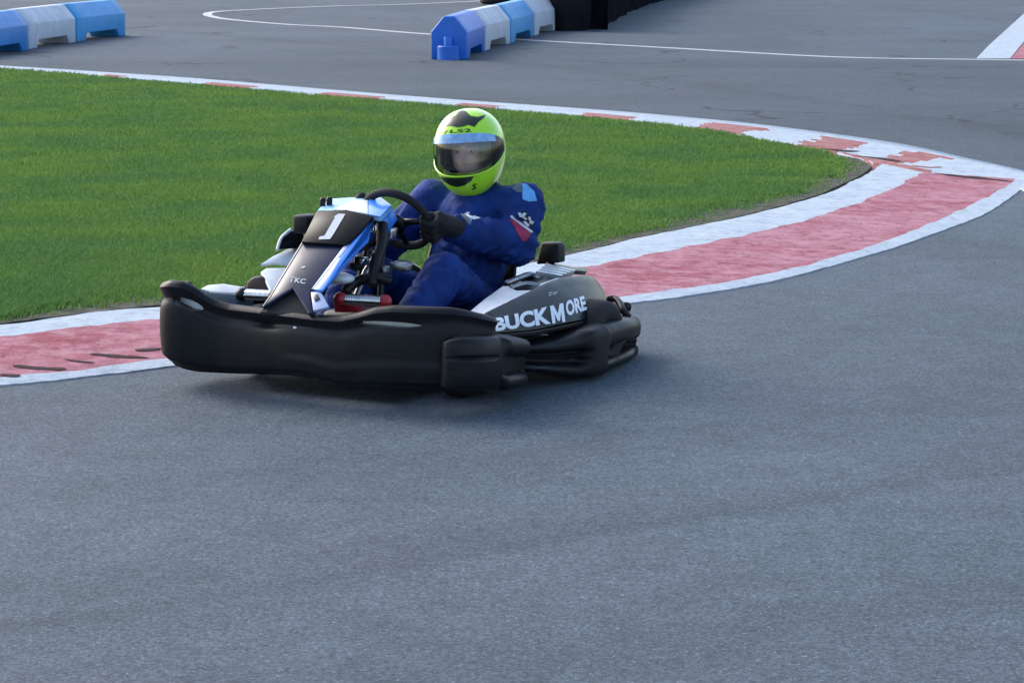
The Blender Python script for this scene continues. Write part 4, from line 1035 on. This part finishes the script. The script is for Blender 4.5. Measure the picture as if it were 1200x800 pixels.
# children of the helmet were given world-free coordinates: no extra offset needed
# lining + head
bm = bmesh.new(); bmesh.ops.create_uvsphere(bm, u_segments=40, v_segments=24, radius=1)
bmesh.ops.delete(bm, geom=[f for f in bm.faces if f.calc_center_median().x > .55 and abs(f.calc_center_median().z) < .75 and abs(f.calc_center_median().y) < .62], context='FACES')
for v in bm.verts: v.co = HM @ Vector((v.co.x * .140, v.co.y * .113, v.co.z * .145))
from_bm('lining', bm, helm, 'lining')
def face():
    bm = bmesh.new(); bmesh.ops.create_uvsphere(bm, u_segments=64, v_segments=48, radius=1)
    for v in bm.verts:
        x, y, z_ = v.co; X = .098 * x; Y = .074 * y; Z = .115 * z_
        if x > 0:
            X += .022 * math.exp(-(Y / .013) ** 2) * math.exp(-((Z + .022) / .022) ** 2) + .008 * math.exp(-(Y / .009) ** 2) * math.exp(-((Z - .01) / .03) ** 2)
            for s in (1, -1):
                X -= .012 * math.exp(-((Y - .031 * s) / .017) ** 2) * math.exp(-((Z - .008) / .012) ** 2)
                X += .005 * math.exp(-((Y - .03 * s) / .022) ** 2) * math.exp(-((Z - .028) / .009) ** 2)
                X += .004 * math.exp(-((Y - .042 * s) / .02) ** 2) * math.exp(-((Z + .025) / .02) ** 2)
            X += .006 * math.exp(-(Y / .022) ** 2) * (math.exp(-((Z + .055) / .006) ** 2) + math.exp(-((Z + .068) / .007) ** 2))
        v.co = HM @ Vector((X + .012, Y, Z))
    o = from_bm('head', bm, per, 'skin')
    for s in (1, -1):
        bm = bmesh.new(); bmesh.ops.create_uvsphere(bm, u_segments=20, v_segments=14, radius=.0105); bmesh.ops.translate(bm, vec=HM @ Vector((.089, .031 * s, .008)), verts=bm.verts); e = from_bm('eye', bm, o, 'eye_white')
        bm = bmesh.new(); bmesh.ops.create_uvsphere(bm, u_segments=16, v_segments=10, radius=.0058); bmesh.ops.translate(bm, vec=HM @ Vector((.0948, .030 * s, .007)), verts=bm.verts); from_bm('iris', bm, o, 'brow')
        tube('eyebrow', [HM @ Vector((.108 - .10 * abs(y) ** 1.5 * 2, y * s, (.0285 - 2.2 * (abs(y) - .03) ** 2 * 4))) for y in np.linspace(.014, .046, 8)], .0024, 'brow', o, 6)
face()
# helmet markings
decal('marking', [[(519, 149), (521, 144), (527, 138.5), (534, 136), (538, 131.5), (542, 130), (546, 130.8), (549, 134), (552, 136.3), (560, 137.6), (569, 134.8), (567, 138.6), (561, 143), (556, 149), (549, 146.6), (543, 148.6), (536, 149.6), (528, 147.5)]], helm, 'helmet_black', helm, .002)
decal('marking', [[(516, 206.8), (524, 208), (536, 208.8), (548, 207.6), (556.5, 204.2), (552, 212), (545, 216.5), (536, 219), (528, 217), (520, 212)]], helm, 'helmet_black', helm, .002)
text_decal('lettering', 'LS2', [(527, 156.2), (552.5, 154.8), (552, 150.8), (528, 152.2)], helm, 'helmet_black', helm, .02)
decal('lettering', [[(520, 157), (524, 152.8), (525.2, 152.8), (521.5, 157)]], helm, 'helmet_black', helm, .002)
text_decal('lettering', 'S', [(553, 222.5), (557.8, 221.5), (558.6, 214.5), (553.8, 215.5)], helm, 'helmet_black', helm, .03)
# suit badges
decal('shoulder_panel', [[(611.5, 215.5), (617, 216.5), (626, 225), (629, 235.5), (620, 236.5), (612.5, 234)]], suit, 'patch_blue', suit, .003)
decal('shoulder_panel', [[(600, 221), (606, 215.5), (611, 215), (611.5, 226), (605, 225)]], suit, 'patch_grey', suit, .003)
decal('sleeve_badge', [[(597, 258), (601, 255.5), (622, 273), (617, 282), (612, 282.5), (606, 274)]], suit, 'patch_pink', suit, .003)
decal('sleeve_badge', [[(598, 254.2), (600, 252.6), (624, 271.5), (622, 273.4)]], suit, 'patch_white', suit, .0035)
decal('sleeve_badge', [[(606, 252), (614, 247), (620, 252), (626, 260), (622.5, 268), (614, 262)]], suit, 'suit_dark', suit, .003)
decal('sleeve_badge', [[(607, 250.5), (610, 249.5), (611, 252), (614, 249.5), (617, 251), (614.5, 253.5), (618, 256), (616, 258), (612, 254.5), (609, 254)], [(618, 254), (621, 254.5), (622.5, 258), (625.5, 259.5), (623.5, 263), (620, 261.5), (620, 258)], [(612.5, 260), (615.5, 258.5), (620, 264), (618, 266.5)]], suit, 'patch_white', suit, .0045)
decal('chest_badge', [[(543, 252), (547, 248.5), (551, 249), (549, 252.5), (553, 254), (557, 253), (563, 256.5), (559, 257), (555, 258), (550, 255.5), (545, 254.5)]], suit, 'patch_white', suit, .003)
decal('chest_badge', [[(547.5, 255.5), (553, 257.5), (552, 259.5), (546, 257)]], suit, 'patch_blue', suit, .003)

# ================================================================== LIGHT
W = bpy.data.worlds.new('World'); S.world = W; W.use_nodes = True; N = W.node_tree.nodes; L = W.node_tree.links
sky = N.new('ShaderNodeTexSky'); sky.sky_type = 'NISHITA'; sky.sun_disc = False
SE, SR = R(36), R(-50)
sky.sun_elevation = SE; sky.sun_rotation = SR; sky.dust_density = 2.5; sky.air_density = 1.0
L.new(sky.outputs[0], N['Background'].inputs[0]); N['Background'].inputs[1].default_value = .15
sd = bpy.data.lights.new('sun', 'SUN'); sd.energy = 0.75; sd.angle = R(24); sd.color = (1, .985, .96)
so = bpy.data.objects.new('sun', sd); COL.objects.link(so)
dirv = Vector((math.sin(SR) * math.cos(SE), math.cos(SR) * math.cos(SE), math.sin(SE)))
so.rotation_euler = dirv.to_track_quat('Z', 'Y').to_euler(); so.location = (0, 5, 30)
S.view_settings.view_transform = 'Standard'; S.view_settings.look = 'None'; S.view_settings.exposure = 1.27; S.view_settings.gamma = 1
S.render.film_transparent = False
for o in list(COL.objects):
    if 'off' in o: del o['off']
